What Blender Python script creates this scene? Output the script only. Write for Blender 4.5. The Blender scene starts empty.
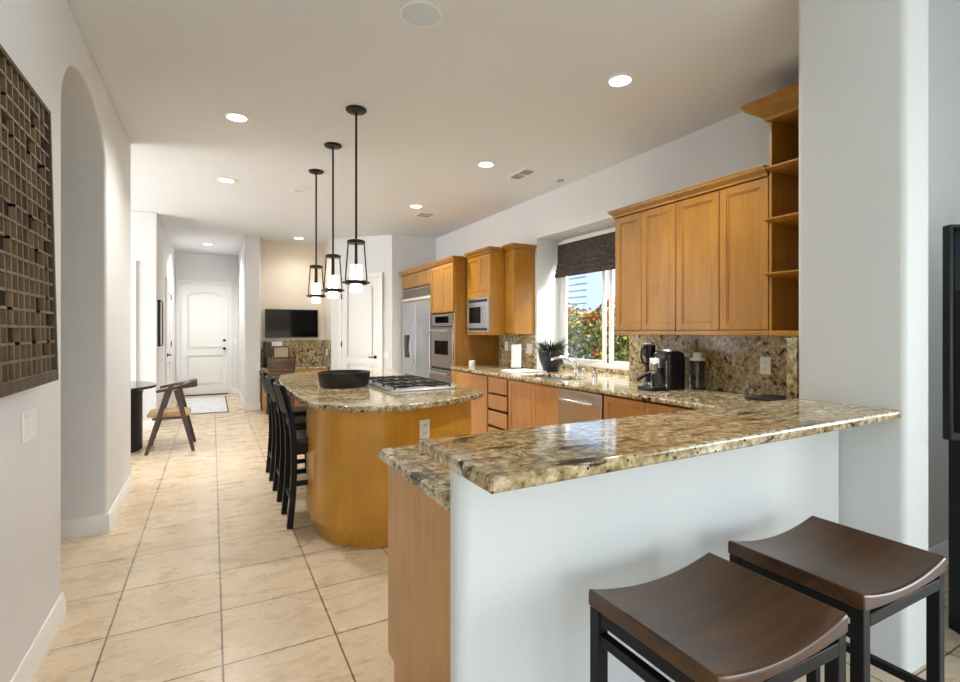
import bpy, math, random
from mathutils import Vector, Matrix, Euler
random.seed(7)
sc = bpy.context.scene
COL = sc.collection
PI = math.pi

# ------------------------------------------------------------------ camera, sky, sun, large lights, exposure
cam_d = bpy.data.cameras.new('camera'); cam = bpy.data.objects.new('camera', cam_d); COL.objects.link(cam)
cam_d.sensor_width = 36.0; cam_d.lens = 36.0 * 502.0 / 960.0
cam_d.shift_y = -10.0 / 960.0
cam_d.clip_start = 0.05; cam_d.clip_end = 300
YAW = math.atan(267.5 / 502.0)
cam.location = (0, 0, 1.385); cam.rotation_euler = (PI / 2, 0, -YAW)
sc.camera = cam

w = bpy.data.worlds.new('sky'); sc.world = w; w.use_nodes = True
nt = w.node_tree; nt.nodes.clear()
wo = nt.nodes.new('ShaderNodeOutputWorld'); bg = nt.nodes.new('ShaderNodeBackground')
sk = nt.nodes.new('ShaderNodeTexSky'); sk.sky_type = 'NISHITA'; sk.sun_disc = False
sk.sun_elevation = math.radians(55); sk.sun_rotation = math.radians(200); sk.air_density = 1.0; sk.dust_density = 1.5
nt.links.new(sk.outputs[0], bg.inputs[0]); bg.inputs[1].default_value = 0.3
nt.links.new(bg.outputs[0], wo.inputs[0])

def lamp(name, kind, loc, energy, color=(1, 1, 1), rot=(0, 0, 0), **kw):
    d = bpy.data.lights.new(name, kind); d.energy = energy; d.color = color
    for k, v in kw.items(): setattr(d, k, v)
    o = bpy.data.objects.new(name, d); COL.objects.link(o); o.location = loc; o.rotation_euler = rot
    return o

def aim(o, d): o.rotation_euler = Vector(d).to_track_quat('-Z', 'Y').to_euler()

sun = lamp('sun', 'SUN', (0, 0, 20), 6.5, (1.0, 0.95, 0.86), angle=0.01); aim(sun, (0.42, -0.12, -0.9))
# stand-in for rear daylight, added low and tilted up to brighten the ceiling
rear_fill = lamp('rear_ceiling_fill', 'AREA', (1.4, -3.9, 0.7), 60, (0.84, 0.93, 1.0), shape='RECTANGLE', size=3.9, size_y=2.4)
aim(rear_fill, (0, 0.7, 1))
day2 = lamp('daylight_living', 'AREA', (6.35, -2.4, 1.7), 85, (0.86, 0.94, 1.0), shape='RECTANGLE', size=3.0, size_y=2.2, spread=math.radians(95)); aim(day2, (-1, 0.04, 0.02))
# daylight through the breakfast nook window
nook = lamp('daylight_nook', 'AREA', (-3.9, 6.9, 1.5), 110, (0.96, 0.98, 1.0), shape='RECTANGLE', size=2.4, size_y=2.2); aim(nook, (1, 0, 0))
sc.view_settings.view_transform = 'Standard'; sc.view_settings.look = 'None'
sc.view_settings.exposure = 0.66; sc.view_settings.gamma = 1.0; sc.view_settings.use_curve_mapping = False
LIGHT_E = 21.0
sink_fill = lamp('sink_recess_fill', 'AREA', (4.45, 4.38, 2.75), 110, (0.95, 0.98, 1.0), shape='RECTANGLE', size=1.6, size_y=0.6); aim(sink_fill, (-1, 0, -1.1))  # added area light floating outside above view, brightens the recess and counter

# ------------------------------------------------------------------ materials
def lin(c):
    return tuple(((v / 255) / 12.92 if v / 255 <= 0.04045 else (((v / 255) + 0.055) / 1.055) ** 2.4) for v in c) + (1.0,)

def mat(name, col=(200, 200, 200), rough=0.5, metal=0.0, **kw):
    m = bpy.data.materials.new(name); m.use_nodes = True
    b = m.node_tree.nodes['Principled BSDF']
    b.inputs['Base Color'].default_value = lin(col); b.inputs['Roughness'].default_value = rough; b.inputs['Metallic'].default_value = metal
    for k, v in kw.items(): b.inputs[k].default_value = v
    return m

def N(m, t, **kw):
    n = m.node_tree.nodes.new(t)
    for k, v in kw.items():
        if k in n.inputs: n.inputs[k].default_value = v
        else: setattr(n, k, v)
    return n

def L(m, a, b): m.node_tree.links.new(a, b)
def B(m): return m.node_tree.nodes['Principled BSDF']

def coords(m, scale=(1, 1, 1)):
    tc = N(m, 'ShaderNodeTexCoord'); mp = N(m, 'ShaderNodeMapping'); mp.inputs['Scale'].default_value = scale
    L(m, tc.outputs['Object'], mp.inputs['Vector']); return mp.outputs['Vector']

def ramp(m, fac, stops):
    r = N(m, 'ShaderNodeValToRGB'); e = r.color_ramp.elements
    while len(e) < len(stops): e.new(0.5)
    for i, (p, c) in enumerate(stops): e[i].position = p; e[i].color = lin(c)
    L(m, fac, r.inputs['Fac']); return r.outputs['Color']

def bump(m, scale, strength, dist=0.002, detail=3, vec=None):
    n = N(m, 'ShaderNodeTexNoise', Scale=scale, Detail=detail); L(m, vec or coords(m), n.inputs['Vector'])
    bp = N(m, 'ShaderNodeBump', Strength=strength, Distance=dist); L(m, n.outputs['Fac'], bp.inputs['Height'])
    L(m, bp.outputs['Normal'], B(m).inputs['Normal'])

def mix(m, fac, a, b, mode='MIX'):
    x = N(m, 'ShaderNodeMix', data_type='RGBA', blend_type=mode)
    if isinstance(fac, float): x.inputs[0].default_value = fac
    else: L(m, fac, x.inputs[0])
    for s, v in ((6, a), (7, b)):
        if isinstance(v, tuple): x.inputs[s].default_value = lin(v)
        else: L(m, v, x.inputs[s])
    return x.outputs[2]

def paint(name, col, rough=0.6, bs=130, st=0.25):
    m = mat(name, col, rough); bump(m, bs, st, 0.0025); return m

M_wall = paint('wall_paint', (224, 225, 225))
M_niche_lit = paint('niche_wall_warm_lit', (232, 222, 205))  # same white wall; warm downlight glow is put into the colour
M_cool = paint('wall_paint_bright', (214, 216, 214), 0.6, 110, 0.5)
M_ceil = paint('ceiling_paint', (224, 226, 228), 0.8)
M_trim = mat('trim_paint', (236, 234, 230), 0.35)
M_door = mat('door_paint', (232, 231, 228), 0.4)

def wood(name, dark, mid, light, rough=0.34, along='z', scale=1.0, coat=0.25):
    m = mat(name, mid, rough)
    s = {'z': (14, 14, 0.9), 'x': (0.9, 14, 14), 'y': (14, 0.9, 14)}[along]
    v = coords(m, tuple(k * scale for k in s))
    n = N(m, 'ShaderNodeTexNoise', Scale=2.2, Detail=6, Roughness=0.6, Distortion=0.6); L(m, v, n.inputs['Vector'])
    c1 = ramp(m, n.outputs['Fac'], [(0.28, dark), (0.5, mid), (0.75, light)])
    n2 = N(m, 'ShaderNodeTexNoise', Scale=3.0, Detail=3); L(m, coords(m), n2.inputs['Vector'])
    c2 = ramp(m, n2.outputs['Fac'], [(0.3, (218, 218, 218)), (0.7, (255, 255, 255))])
    L(m, mix(m, 0.8, c1, c2, 'MULTIPLY'), B(m).inputs['Base Color'])
    B(m).inputs['Coat Weight'].default_value = coat; B(m).inputs['Coat Roughness'].default_value = 0.18
    return m

M_honey = wood('honey_maple', (154, 103, 27), (166, 114, 32), (178, 126, 40))
M_base = wood('base_maple', (190, 134, 74), (199, 145, 84), (207, 155, 94))
M_isl = wood('island_maple_lit', (210, 150, 46), (217, 159, 52), (224, 168, 62))  # lighter, yellower maple: glow of the ceiling lights put into the colour
M_desk = wood('desk_maple', (184, 134, 84), (200, 150, 98), (214, 168, 116))
M_stool = wood('dark_walnut_seat', (48, 27, 11), (78, 46, 17), (104, 65, 25), 0.36, 'x', 0.45, 0.1)
M_walnut = wood('walnut_chair', (42, 24, 17), (62, 37, 27), (80, 50, 37), 0.45)
M_lattice = wood('lattice_wood', (52, 40, 27), (82, 65, 46), (110, 90, 66), 0.6, 'z', 1.0, 0.0)
M_fret = wood('lattice_bars_lit', (82, 64, 43), (116, 94, 66), (146, 121, 88), 0.5, 'z', 1.0, 0.0)  # lighter than the frame wood: ridge highlights put into the bar colour
M_blackwood = mat('black_painted_wood', (11, 10, 11), 0.5); M_blackwood.node_tree.nodes['Principled BSDF'].inputs['Specular IOR Level'].default_value = 0.3
M_blackmetal = mat('black_metal', (18, 17, 17), 0.4, 0.2)
M_bronze = mat('dark_bronze', (38, 32, 27), 0.4, 0.6)
M_seatpad = mat('black_leather', (22, 20, 20), 0.45)
M_cane = wood('cane_seat', (178, 140, 92), (198, 160, 110), (212, 178, 130), 0.7)
M_black = mat('black_plastic', (16, 16, 17), 0.28)
M_screen = mat('screen_glass', (6, 7, 9), 0.06); M_screen.node_tree.nodes['Principled BSDF'].inputs['Specular IOR Level'].default_value = 0.15
M_chrome = mat('chrome', (225, 226, 228), 0.12, 1.0)
M_white = mat('white_plastic', (238, 237, 233), 0.35)
M_grey = mat('grey_plastic', (150, 152, 154), 0.5)
M_darkslot = mat('dark_slot', (40, 38, 36), 0.6)
M_paper = mat('white_paper', (240, 239, 236), 0.8)
M_gap = mat('vent_grey', (165, 165, 165), 0.6)
M_speak = mat('speaker_grille', (212, 220, 228), 0.7)
M_brasslock = mat('hinge_bronze', (60, 52, 44), 0.4, 0.6)

def steel(name, col, rough, along):
    m = mat(name, col, rough, 0.95)
    s = {'y': (60, 0.6, 60), 'z': (60, 60, 0.6)}[along]
    n = N(m, 'ShaderNodeTexNoise', Scale=4, Detail=4); L(m, coords(m, s), n.inputs['Vector'])
    r = N(m, 'ShaderNodeMapRange'); r.inputs['To Min'].default_value = rough - 0.06; r.inputs['To Max'].default_value = rough + 0.08
    L(m, n.outputs['Fac'], r.inputs['Value']); L(m, r.outputs[0], B(m).inputs['Roughness'])
    return m
M_steel = steel('brushed_steel', (196, 200, 206), 0.3, 'y')
M_steeld = steel('brushed_steel_warm', (172, 164, 158), 0.32, 'y')

def granite(name, stretch):
    m = mat(name, (160, 136, 96), 0.1)
    v = coords(m, stretch); vp = coords(m)
    a = N(m, 'ShaderNodeTexNoise', Scale=30.0, Detail=6, Roughness=0.7); L(m, vp, a.inputs['Vector'])
    base = ramp(m, a.outputs['Fac'], [(0.32, (96, 82, 58)), (0.43, (158, 140, 102)), (0.52, (188, 174, 138)), (0.62, (222, 214, 192))])
    w_ = N(m, 'ShaderNodeTexNoise', Scale=3.2, Detail=3, Distortion=0.5); L(m, v, w_.inputs['Vector'])
    base = mix(m, 0.75, base, ramp(m, w_.outputs['Fac'], [(0.35, (212, 190, 150)), (0.6, (255, 255, 255))]), 'MULTIPLY')
    b = N(m, 'ShaderNodeTexNoise', Scale=15.0, Detail=5, Roughness=0.62, Distortion=0.6); L(m, v, b.inputs['Vector'])
    spk = ramp(m, b.outputs['Fac'], [(0.33, (46, 34, 25)), (0.385, (116, 92, 66)), (0.44, (255, 255, 255))])
    c = mix(m, 0.92, base, spk, 'MULTIPLY')
    d = N(m, 'ShaderNodeTexVoronoi', Scale=52.0); L(m, vp, d.inputs['Vector'])
    dk = ramp(m, d.outputs['Distance'], [(0.20, (40, 31, 26)), (0.30, (255, 255, 255))])
    e = N(m, 'ShaderNodeTexNoise', Scale=9.0, Detail=2); L(m, vp, e.inputs['Vector'])
    em = ramp(m, e.outputs['Fac'], [(0.46, (0, 0, 0)), (0.56, (255, 255, 255))])
    L(m, mix(m, em, c, mix(m, 1.0, c, dk, 'MULTIPLY')), B(m).inputs['Base Color'])
    B(m).inputs['IOR'].default_value = 1.55
    return m
M_gran = granite('granite', (1, 1, 1))
M_splash = granite('granite_backsplash', (1, 1, 1)); B(M_splash).inputs['IOR'].default_value = 1.33; B(M_splash).inputs['Roughness'].default_value = 0.16
M_granx = granite('granite_streaked', (0.45, 1.8, 1.2))

# floor tile
T = 0.4595
M_floor = mat('floor_tile', (200, 178, 146), 0.22)
tc = N(M_floor, 'ShaderNodeTexCoord')
mp = N(M_floor, 'ShaderNodeMapping'); mp.inputs['Location'].default_value = (-0.038 + 20 * T, -2.795 + 20 * T, 0)
L(M_floor, tc.outputs['Object'], mp.inputs['Vector'])
bk = N(M_floor, 'ShaderNodeTexBrick', offset=0.0, squash=1.0)
bk.inputs['Scale'].default_value = 1.0; bk.inputs['Brick Width'].default_value = T; bk.inputs['Row Height'].default_value = T
bk.inputs['Mortar Size'].default_value = 0.0042; bk.inputs['Mortar Smooth'].default_value = 0.1
bk.inputs['Color1'].default_value = lin((212, 194, 167)); bk.inputs['Color2'].default_value = lin((219, 203, 178)); bk.inputs['Mortar'].default_value = lin((122, 108, 90))
L(M_floor, mp.outputs[0], bk.inputs['Vector'])
nz = N(M_floor, 'ShaderNodeTexNoise', Scale=5.0, Detail=9, Roughness=0.76, Distortion=0.3)
mp2 = N(M_floor, 'ShaderNodeMapping'); mp2.inputs['Scale'].default_value = (0.7, 1.6, 1); L(M_floor, tc.outputs['Object'], mp2.inputs['Vector'])
L(M_floor, mp2.outputs[0], nz.inputs['Vector'])
nz2 = N(M_floor, 'ShaderNodeTexNoise', Scale=26.0, Detail=6, Roughness=0.7); L(M_floor, mp2.outputs[0], nz2.inputs['Vector'])
tint = mix(M_floor, 0.5, ramp(M_floor, nz.outputs['Fac'], [(0.25, (222, 206, 180)), (0.5, (247, 242, 233)), (0.75, (255, 255, 255))]), ramp(M_floor, nz2.outputs['Fac'], [(0.3, (218, 204, 184)), (0.55, (255, 253, 250)), (0.7, (255, 255, 255))]))
L(M_floor, mix(M_floor, 1.0, bk.outputs['Color'], tint, 'MULTIPLY'), B(M_floor).inputs['Base Color'])
bp = N(M_floor, 'ShaderNodeBump', Strength=0.5, Distance=0.003, invert=True); L(M_floor, bk.outputs['Fac'], bp.inputs['Height'])
L(M_floor, bp.outputs['Normal'], B(M_floor).inputs['Normal'])
rr = N(M_floor, 'ShaderNodeMapRange'); rr.inputs['To Min'].default_value = 0.2; rr.inputs['To Max'].default_value = 0.36
L(M_floor, nz.outputs['Fac'], rr.inputs['Value']); L(M_floor, rr.outputs[0], B(M_floor).inputs['Roughness'])

def emit(name, col, s):
    m = mat(name, col, 0.5); B(m).inputs['Emission Color'].default_value = lin(col); B(m).inputs['Emission Strength'].default_value = s; return m
M_bulb = emit('lit_lamp', (255, 244, 226), 14.0)
M_opal = emit('lit_opal_glass', (255, 246, 232), 3.2)

def glass(name, col=(255, 255, 255), rough=0.0, alpha=0.12):
    m = bpy.data.materials.new(name); m.use_nodes = True; t = m.node_tree; t.nodes.clear()
    o = t.nodes.new('ShaderNodeOutputMaterial'); tr = t.nodes.new('ShaderNodeBsdfTransparent'); gl = t.nodes.new('ShaderNodeBsdfGlossy')
    tr.inputs[0].default_value = lin(col); gl.inputs['Roughness'].default_value = 0.02
    lw = t.nodes.new('ShaderNodeLayerWeight'); lw.inputs['Blend'].default_value = 0.5
    pw_ = t.nodes.new('ShaderNodeMath'); pw_.operation = 'POWER'; pw_.inputs[1].default_value = 4.0; t.links.new(lw.outputs['Facing'], pw_.inputs[0])
    fr = t.nodes.new('ShaderNodeMath'); fr.operation = 'MULTIPLY_ADD'; fr.inputs[1].default_value = 0.5; fr.inputs[2].default_value = 0.035; t.links.new(pw_.outputs[0], fr.inputs[0])
    mx = t.nodes.new('ShaderNodeMixShader'); t.links.new(fr.outputs[0], mx.inputs[0]); t.links.new(tr.outputs[0], mx.inputs[1]); t.links.new(gl.outputs[0], mx.inputs[2])
    t.links.new(mx.outputs[0], o.inputs[0]); return m
M_glass = glass('clear_glass')
M_tint = glass('clear_plastic', (225, 228, 230))

M_shade = mat('woven_shade', (62, 52, 42), 0.8)
v_ = coords(M_shade, (1, 0.12, 1)); wv = N(M_shade, 'ShaderNodeTexNoise', Scale=150, Detail=2); L(M_shade, v_, wv.inputs['Vector'])
L(M_shade, ramp(M_shade, wv.outputs['Fac'], [(0.3, (30, 25, 20)), (0.55, (66, 56, 46)), (0.75, (112, 100, 86))]), B(M_shade).inputs['Base Color'])

def leaves(name, stops):
    m = mat(name, stops[0][1], 0.5); g = N(m, 'ShaderNodeNewGeometry')
    L(m, ramp(m, g.outputs['Random Per Island'], stops), B(m).inputs['Base Color'])
    B(m).inputs['Transmission Weight'].default_value = 0.0
    return m
M_hedge = leaves('hedge_leaves', [(0.0, (40, 66, 22)), (0.3, (92, 124, 40)), (0.6, (150, 164, 58)), (0.85, (206, 200, 88)), (1.0, (226, 206, 140))])
M_flow = leaves('red_blossoms', [(0.0, (150, 14, 30)), (0.6, (190, 26, 56)), (1.0, (208, 60, 104))])
M_fern = leaves('plant_blades', [(0.0, (24, 40, 22)), (0.5, (54, 76, 40)), (1.0, (106, 122, 72))])
M_siding = mat('blue_siding', (150, 170, 192), 0.7)
M_grass = mat('garden_soil', (110, 104, 70), 0.9)

# ------------------------------------------------------------------ mesh helpers
class MB:
    def __init__(s): s.v = []; s.f = []
    def add(s, vs, fs):
        k = len(s.v); s.v += [tuple(p) for p in vs]; s.f += [tuple(i + k for i in f) for f in fs]; return s
    def box(s, x0, x1, y0, y1, z0, z1):
        if x0 > x1: x0, x1 = x1, x0
        if y0 > y1: y0, y1 = y1, y0
        if z0 > z1: z0, z1 = z1, z0
        return s.add([(x0, y0, z0), (x1, y0, z0), (x1, y1, z0), (x0, y1, z0), (x0, y0, z1), (x1, y0, z1), (x1, y1, z1), (x0, y1, z1)],
                     [(0, 3, 2, 1), (4, 5, 6, 7), (0, 1, 5, 4), (1, 2, 6, 5), (2, 3, 7, 6), (3, 0, 4, 7)])
    def loft(s, rings, cap=True, closed=True):
        n = len(rings[0]); vs = [p for r in rings for p in r]; fs = []
        for i in range(len(rings) - 1):
            for j in range(n if closed else n - 1):
                a = i * n + j; b = i * n + (j + 1) % n; fs.append((a, b, b + n, a + n))
        if cap: fs.append(tuple(range(n - 1, -1, -1))); fs.append(tuple((len(rings) - 1) * n + j for j in range(n)))
        return s.add(vs, fs)
    def lathe(s, cx, cy, prof, n=24, axis='z', cz=0):
        rings = []
        for r, z in prof:
            ring = []
            for k in range(n):
                a = 2 * PI * k / n
                if axis == 'z': ring.append((cx + r * math.cos(a), cy + r * math.sin(a), z))
                elif axis == 'x': ring.append((z, cx + r * math.cos(a), cy + r * math.sin(a)))
                else: ring.append((cx + r * math.cos(a), z, cy - r * math.sin(a)))
            rings.append(ring)
        return s.loft(rings)
    def cyl(s, cx, cy, z0, z1, r, n=20): return s.lathe(cx, cy, [(r, z0), (r, z1)], n)
    def sweep(s, path, prof, up=(0, 0, 1)):
        P = [Vector(p) for p in path]; rings = []; up = Vector(up)
        for i, p in enumerate(P):
            t = (P[min(i + 1, len(P) - 1)] - P[max(i - 1, 0)]).normalized()
            sd = t.cross(up)
            if sd.length < 1e-4: sd = t.cross(Vector((1, 0, 0)))
            sd.normalize(); u2 = sd.cross(t)
            pr = prof(i / (len(P) - 1)) if callable(prof) else prof
            rings.append([tuple(p + sd * a + u2 * b) for a, b in pr])
        return s.loft(rings)
    def tube(s, path, r, n=10, up=(0, 0, 1)):
        if callable(r): pr = lambda t: [(r(t) * math.cos(2 * PI * k / n), r(t) * math.sin(2 * PI * k / n)) for k in range(n)]
        else: pr = [(r * math.cos(2 * PI * k / n), r * math.sin(2 * PI * k / n)) for k in range(n)]
        return s.sweep(path, pr, up)
    def bar(s, path, a, b, up=(0, 0, 1)): return s.sweep(path, [(-a / 2, -b / 2), (a / 2, -b / 2), (a / 2, b / 2), (-a / 2, b / 2)], up)
    def prism(s, poly, z0, z1):
        n = len(poly); return s.add([(x, y, z0) for x, y in poly] + [(x, y, z1) for x, y in poly],
            [tuple(range(n - 1, -1, -1)), tuple(range(n, 2 * n))] + [(i, (i + 1) % n, n + (i + 1) % n, n + i) for i in range(n)])
    def prism_x(s, poly, x0, x1):   # poly in (y, z)
        n = len(poly); return s.add([(x0, y, z) for y, z in poly] + [(x1, y, z) for y, z in poly],
            [tuple(range(n - 1, -1, -1)), tuple(range(n, 2 * n))] + [(i, (i + 1) % n, n + (i + 1) % n, n + i) for i in range(n)])
    def prism_y(s, poly, y0, y1):   # poly in (x, z)
        n = len(poly); return s.add([(x, y0, z) for x, z in poly] + [(x, y1, z) for x, z in poly],
            [tuple(range(n)), tuple(range(2 * n - 1, n - 1, -1))] + [((i + 1) % n, i, n + i, n + (i + 1) % n) for i in range(n)])
    def xf(s, mtx):
        s.v = [tuple(mtx @ Vector(p)) for p in s.v]; return s

def finish(me):
    me.polygons.foreach_set('use_smooth', [True] * len(me.polygons)); me.set_sharp_from_angle(angle=math.radians(32)); me.update()

def pset(o, label=None, cat=None, group=None, kind=None):
    for k, v in (('label', label), ('category', cat), ('group', group), ('kind', kind)):
        if v: o[k] = v
    return o

def obj(name, mb, m, parent=None, bev=0.0, seg=2, label=None):
    me = bpy.data.meshes.new(name); me.from_pydata(mb.v, [], mb.f); me.validate()
    import bmesh
    bm = bmesh.new(); bm.from_mesh(me); bmesh.ops.recalc_face_normals(bm, faces=bm.faces); bm.to_mesh(me); bm.free()
    finish(me); me.materials.append(m)
    o = bpy.data.objects.new(name, me); COL.objects.link(o)
    if bev:
        b = o.modifiers.new('bevel', 'BEVEL'); b.width = bev; b.segments = seg; b.limit_method = 'ANGLE'; b.angle_limit = math.radians(40); b.use_clamp_overlap = True
    if parent is not None: attach(o, parent)
    if label: o['label'] = label
    return o

def wmat(o):
    m = o.matrix_basis.copy()
    if o.parent: m = wmat(o.parent) @ o.matrix_parent_inverse @ m
    return m

def attach(o, p):
    o.parent = p; o.matrix_parent_inverse = wmat(p).inverted()

def thing(name, label, cat, loc, group=None):
    o = bpy.data.objects.new(name, None); COL.objects.link(o); o.location = loc; o.empty_display_size = 0.1
    return pset(o, label, cat, group)

def struct(name, mb, m, bev=0.0, parent=None, seg=3):
    o = obj(name, mb, m, parent, bev, seg)
    if parent is None: o['kind'] = 'structure'
    return o

def dup(root, delta, label):
    r = root.copy(); COL.objects.link(r); r.location = Vector(root.location) + Vector(delta); r['label'] = label
    for ch in list(root.children):
        c = ch.copy(); COL.objects.link(c); c.parent = r; c.matrix_parent_inverse = ch.matrix_parent_inverse.copy()
        for g in list(ch.children):
            d = g.copy(); COL.objects.link(d); d.parent = c; d.matrix_parent_inverse = g.matrix_parent_inverse.copy()
    return r

def slab(name, outer, holes, z0, z1, m, bev=0.012, parent=None):
    """stone slab with rounded edges from an outline in x,y"""
    cu = bpy.data.curves.new(name, 'CURVE'); cu.dimensions = '2D'; cu.fill_mode = 'BOTH'
    for poly in [outer] + holes:
        sp = cu.splines.new('POLY'); sp.points.add(len(poly) - 1); sp.use_cyclic_u = True
        for i, (x, y) in enumerate(poly): sp.points[i].co = (x, y, 0, 1)
    h = (z1 - z0) / 2; cu.extrude = h - bev; cu.bevel_depth = bev; cu.bevel_resolution = 3; cu.offset = -bev
    tmp = bpy.data.objects.new('tmp', cu); COL.objects.link(tmp)
    dg = bpy.context.evaluated_depsgraph_get()
    me = bpy.data.meshes.new_from_object(tmp.evaluated_get(dg)); bpy.data.objects.remove(tmp); bpy.data.curves.remove(cu)
    me.name = name; me.transform(Matrix.Translation((0, 0, (z0 + z1) / 2)))
    me.materials.clear(); me.materials.append(m); finish(me)
    o = bpy.data.objects.new(name, me); COL.objects.link(o)
    if parent is not None: attach(o, parent)
    return o

def arc(cx, cy, r, a0, a1, n=8): return [(cx + r * math.cos(math.radians(a0 + (a1 - a0) * k / n)), cy + r * math.sin(math.radians(a0 + (a1 - a0) * k / n))) for k in range(n + 1)]
def rrect(x0, x1, y0, y1, r, n=6):
    return arc(x1 - r, y0 + r, r, -90, 0, n) + arc(x1 - r, y1 - r, r, 0, 90, n) + arc(x0 + r, y1 - r, r, 90, 180, n) + arc(x0 + r, y0 + r, r, 180, 270, n)
def spline(pts, n=8):
    out = []; P = [Vector((p[0], p[1], 0)) for p in pts]
    for i in range(len(P) - 1):
        a, b, c, d = P[max(i - 1, 0)], P[i], P[i + 1], P[min(i + 2, len(P) - 1)]
        for k in range(n):
            t = k / n; q = 0.5 * (2 * b + (c - a) * t + (2 * a - 5 * b + 4 * c - d) * t * t + (3 * b - a - 3 * c + d) * t ** 3); out.append((q.x, q.y))
    out.append((P[-1].x, P[-1].y)); return out

H = 3.05; XR = 3.556
# ------------------------------------------------------------------ the setting
struct('floor', MB().box(-4.6, XR + 0.43, -4.6, 13, -0.12, 0).box(XR + 0.43, 6.6, -4.6, 1.4, -0.12, 0), M_floor)
struct('ceiling', MB().box(-4.6, 2.646, -4.6, 13, H, H + 0.15).box(2.646, XR + 0.43, 1.399, 13, H, H + 0.15), M_ceil)
HL = 4.2   # the living room right of the pillar is taller
struct('ceiling_living', MB().box(2.646, 6.6, -4.6, 1.4, HL, HL + 0.15), M_ceil)
struct('wall_soffit', MB().box(2.55, 2.645, -4.6, 1.398, H + 0.151, HL), M_cool)

# left wall with the arched opening
XL = -0.64
yc, hw, zs, ri = 3.662, 0.585, 2.47, 0.368
archp = [(yc + hw * math.cos(PI * k / 24), zs + ri * math.sin(PI * k / 24)) for k in range(25)]
poly = [(-4.5, 0), (-4.5, H), (5.40, H), (5.40, 0), (yc + hw, 0)] + archp + [(yc - hw, 0)]
struct('wall_left', MB().prism_x(poly, XL - 0.32, XL), M_wall, 0.018)
struct('wall_passage', MB().box(-2.4, -2.3, 1.5, 5.5, 0, H).box(-2.3, XL - 0.33, 1.9, 2.0, 0, H), M_wall)
struct('wall_nook_front', MB().box(-4.5, XL - 0.33, 5.28, 5.40, 0, H), M_wall)
struct('wall_nook_left', MB().box(-4.6, -4.5, 5.28, 8.5, 0, H), M_wall)
struct('wall_nook_back', MB().box(-4.5, -0.69, 8.39, 8.52, 0, H), M_wall, 0.012)
struct('wall_hall_left', MB().box(-0.80, -0.69, 8.525, 12.4, 0, H), M_wall)
struct('wall_hall_back', MB().box(-0.80, 0.62, 12.4, 12.5, 0, H), M_wall)
struct('wall_hall_right', MB().box(0.50, 0.745, 9.60, 12.4, 0, H), M_wall, 0.018)
struct('wall_niche', MB().box(0.75, 1.99, 10.05, 10.17, 0, H), M_niche_lit)
struct('wall_niche_right', MB().box(1.91, 2.0, 9.32, 10.045, 0, H), M_niche_lit)
PA = Vector((1.90, 9.30)); PB = Vector((2.74, 8.36)); pd = (PB - PA).normalized(); pn = Vector((pd.y, -pd.x))   # pn points to the room
if pn.dot(Vector((-1, -1))) < 0: pn = -pn
q = [PA, PB, PB - pn * 0.1, PA - pn * 0.1]
struct('wall_pantry', MB().prism([(p.x, p.y) for p in q], 0, H), M_wall)
struct('wall_back', MB().box(2.75, XR - 0.002, 8.36, 8.48, 0, H), M_wall)
# right wall with the deep window recess
Y0, Y1, ZH, XW = 3.59, 5.17, 2.535, 3.90
WY0, WY1, WZ0, WZ1 = 3.66, 5.12, 0.965, 2.42
wr = MB().box(XR, XW + 0.08, 1.40, Y0, 0, H).box(XR, XW + 0.08, Y1, 8.5, 0, H).box(XR, XW + 0.08, Y0, Y1, 0, 0.872).box(XR, XW + 0.08, Y0, Y1, ZH, H)
wr.box(XW, XW + 0.08, Y0, WY0, 0.872, ZH).box(XW, XW + 0.08, WY1, Y1, 0.872, ZH).box(XW, XW + 0.08, WY0, WY1, 0.872, WZ0).box(XW, XW + 0.08, WY0, WY1, WZ1, ZH)
struct('wall_right', wr, M_wall)
# column at the end of the bar and the half wall under it
struct('wall_pillar', MB().prism(rrect(2.45, 2.665, 0.972, 1.398, 0.024), 0, H), M_cool)
struct('wall_peninsula', MB().prism(rrect(0.578, 2.449, 1.20, 1.29, 0.04), 0, 1.028), M_cool)
struct('wall_living', MB().box(2.667, 6.5, 1.345, 1.398, 0, HL), M_cool)
struct('wall_living_right', MB().box(6.5, 6.6, -4.5, 1.4, 0, HL), M_cool)
# rear wall: glass door opening behind the camera and a high window with blinds
struct('wall_rear', MB().box(-0.95, -0.5, -4.6, -4.5, 0, H).box(-0.5, 3.4, -4.6, -4.5, 2.6, H).box(3.4, 3.6, -4.6, -4.5, 0, H).box(3.6, 6.5, -4.6, -4.5, 0, 1.9)
       .box(3.6, 6.5, -4.6, -4.5, 2.6, H).box(6.0, 6.5, -4.6, -4.5, 1.9, 2.6).box(2.646, 6.5, -4.6, -4.5, H, HL), M_cool)

# baseboards
def base_profile(): return [(0, 0), (0.016, 0), (0.016, 0.085), (0.010, 0.105), (0.006, 0.125), (0, 0.13)]
def bb_run(mb, p, q_, nrm):
    a, b = Vector(p), Vector(q_); n = Vector(nrm).normalized()
    r = [[(c.x + n.x * d, c.y + n.y * d, z) for d, z in base_profile()] for c in (a, b)]
    return mb.loft(r)
bl = MB(); bb_run(bl, (XL, -4.4), (XL, yc - hw + 0.005), (1, 0)); struct('baseboard_left', bl, M_trim, 0.002)
bl = MB(); bb_run(bl, (XL + 0.002, yc + hw - 0.012), (XL + 0.002, 5.41), (1, 0)); bb_run(bl, (XL - 0.32, yc + hw), (XL + 0.016, yc + hw), (0, -1)); struct('baseboard_arch', bl, M_trim, 0.002)
bl = MB(); bb_run(bl, (-4.4, 8.39), (-0.69, 8.39), (0, -1)); bb_run(bl, (-0.69, 8.39), (-0.69, 9.40), (1, 0)); struct('baseboard_nook', bl, M_trim)
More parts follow.
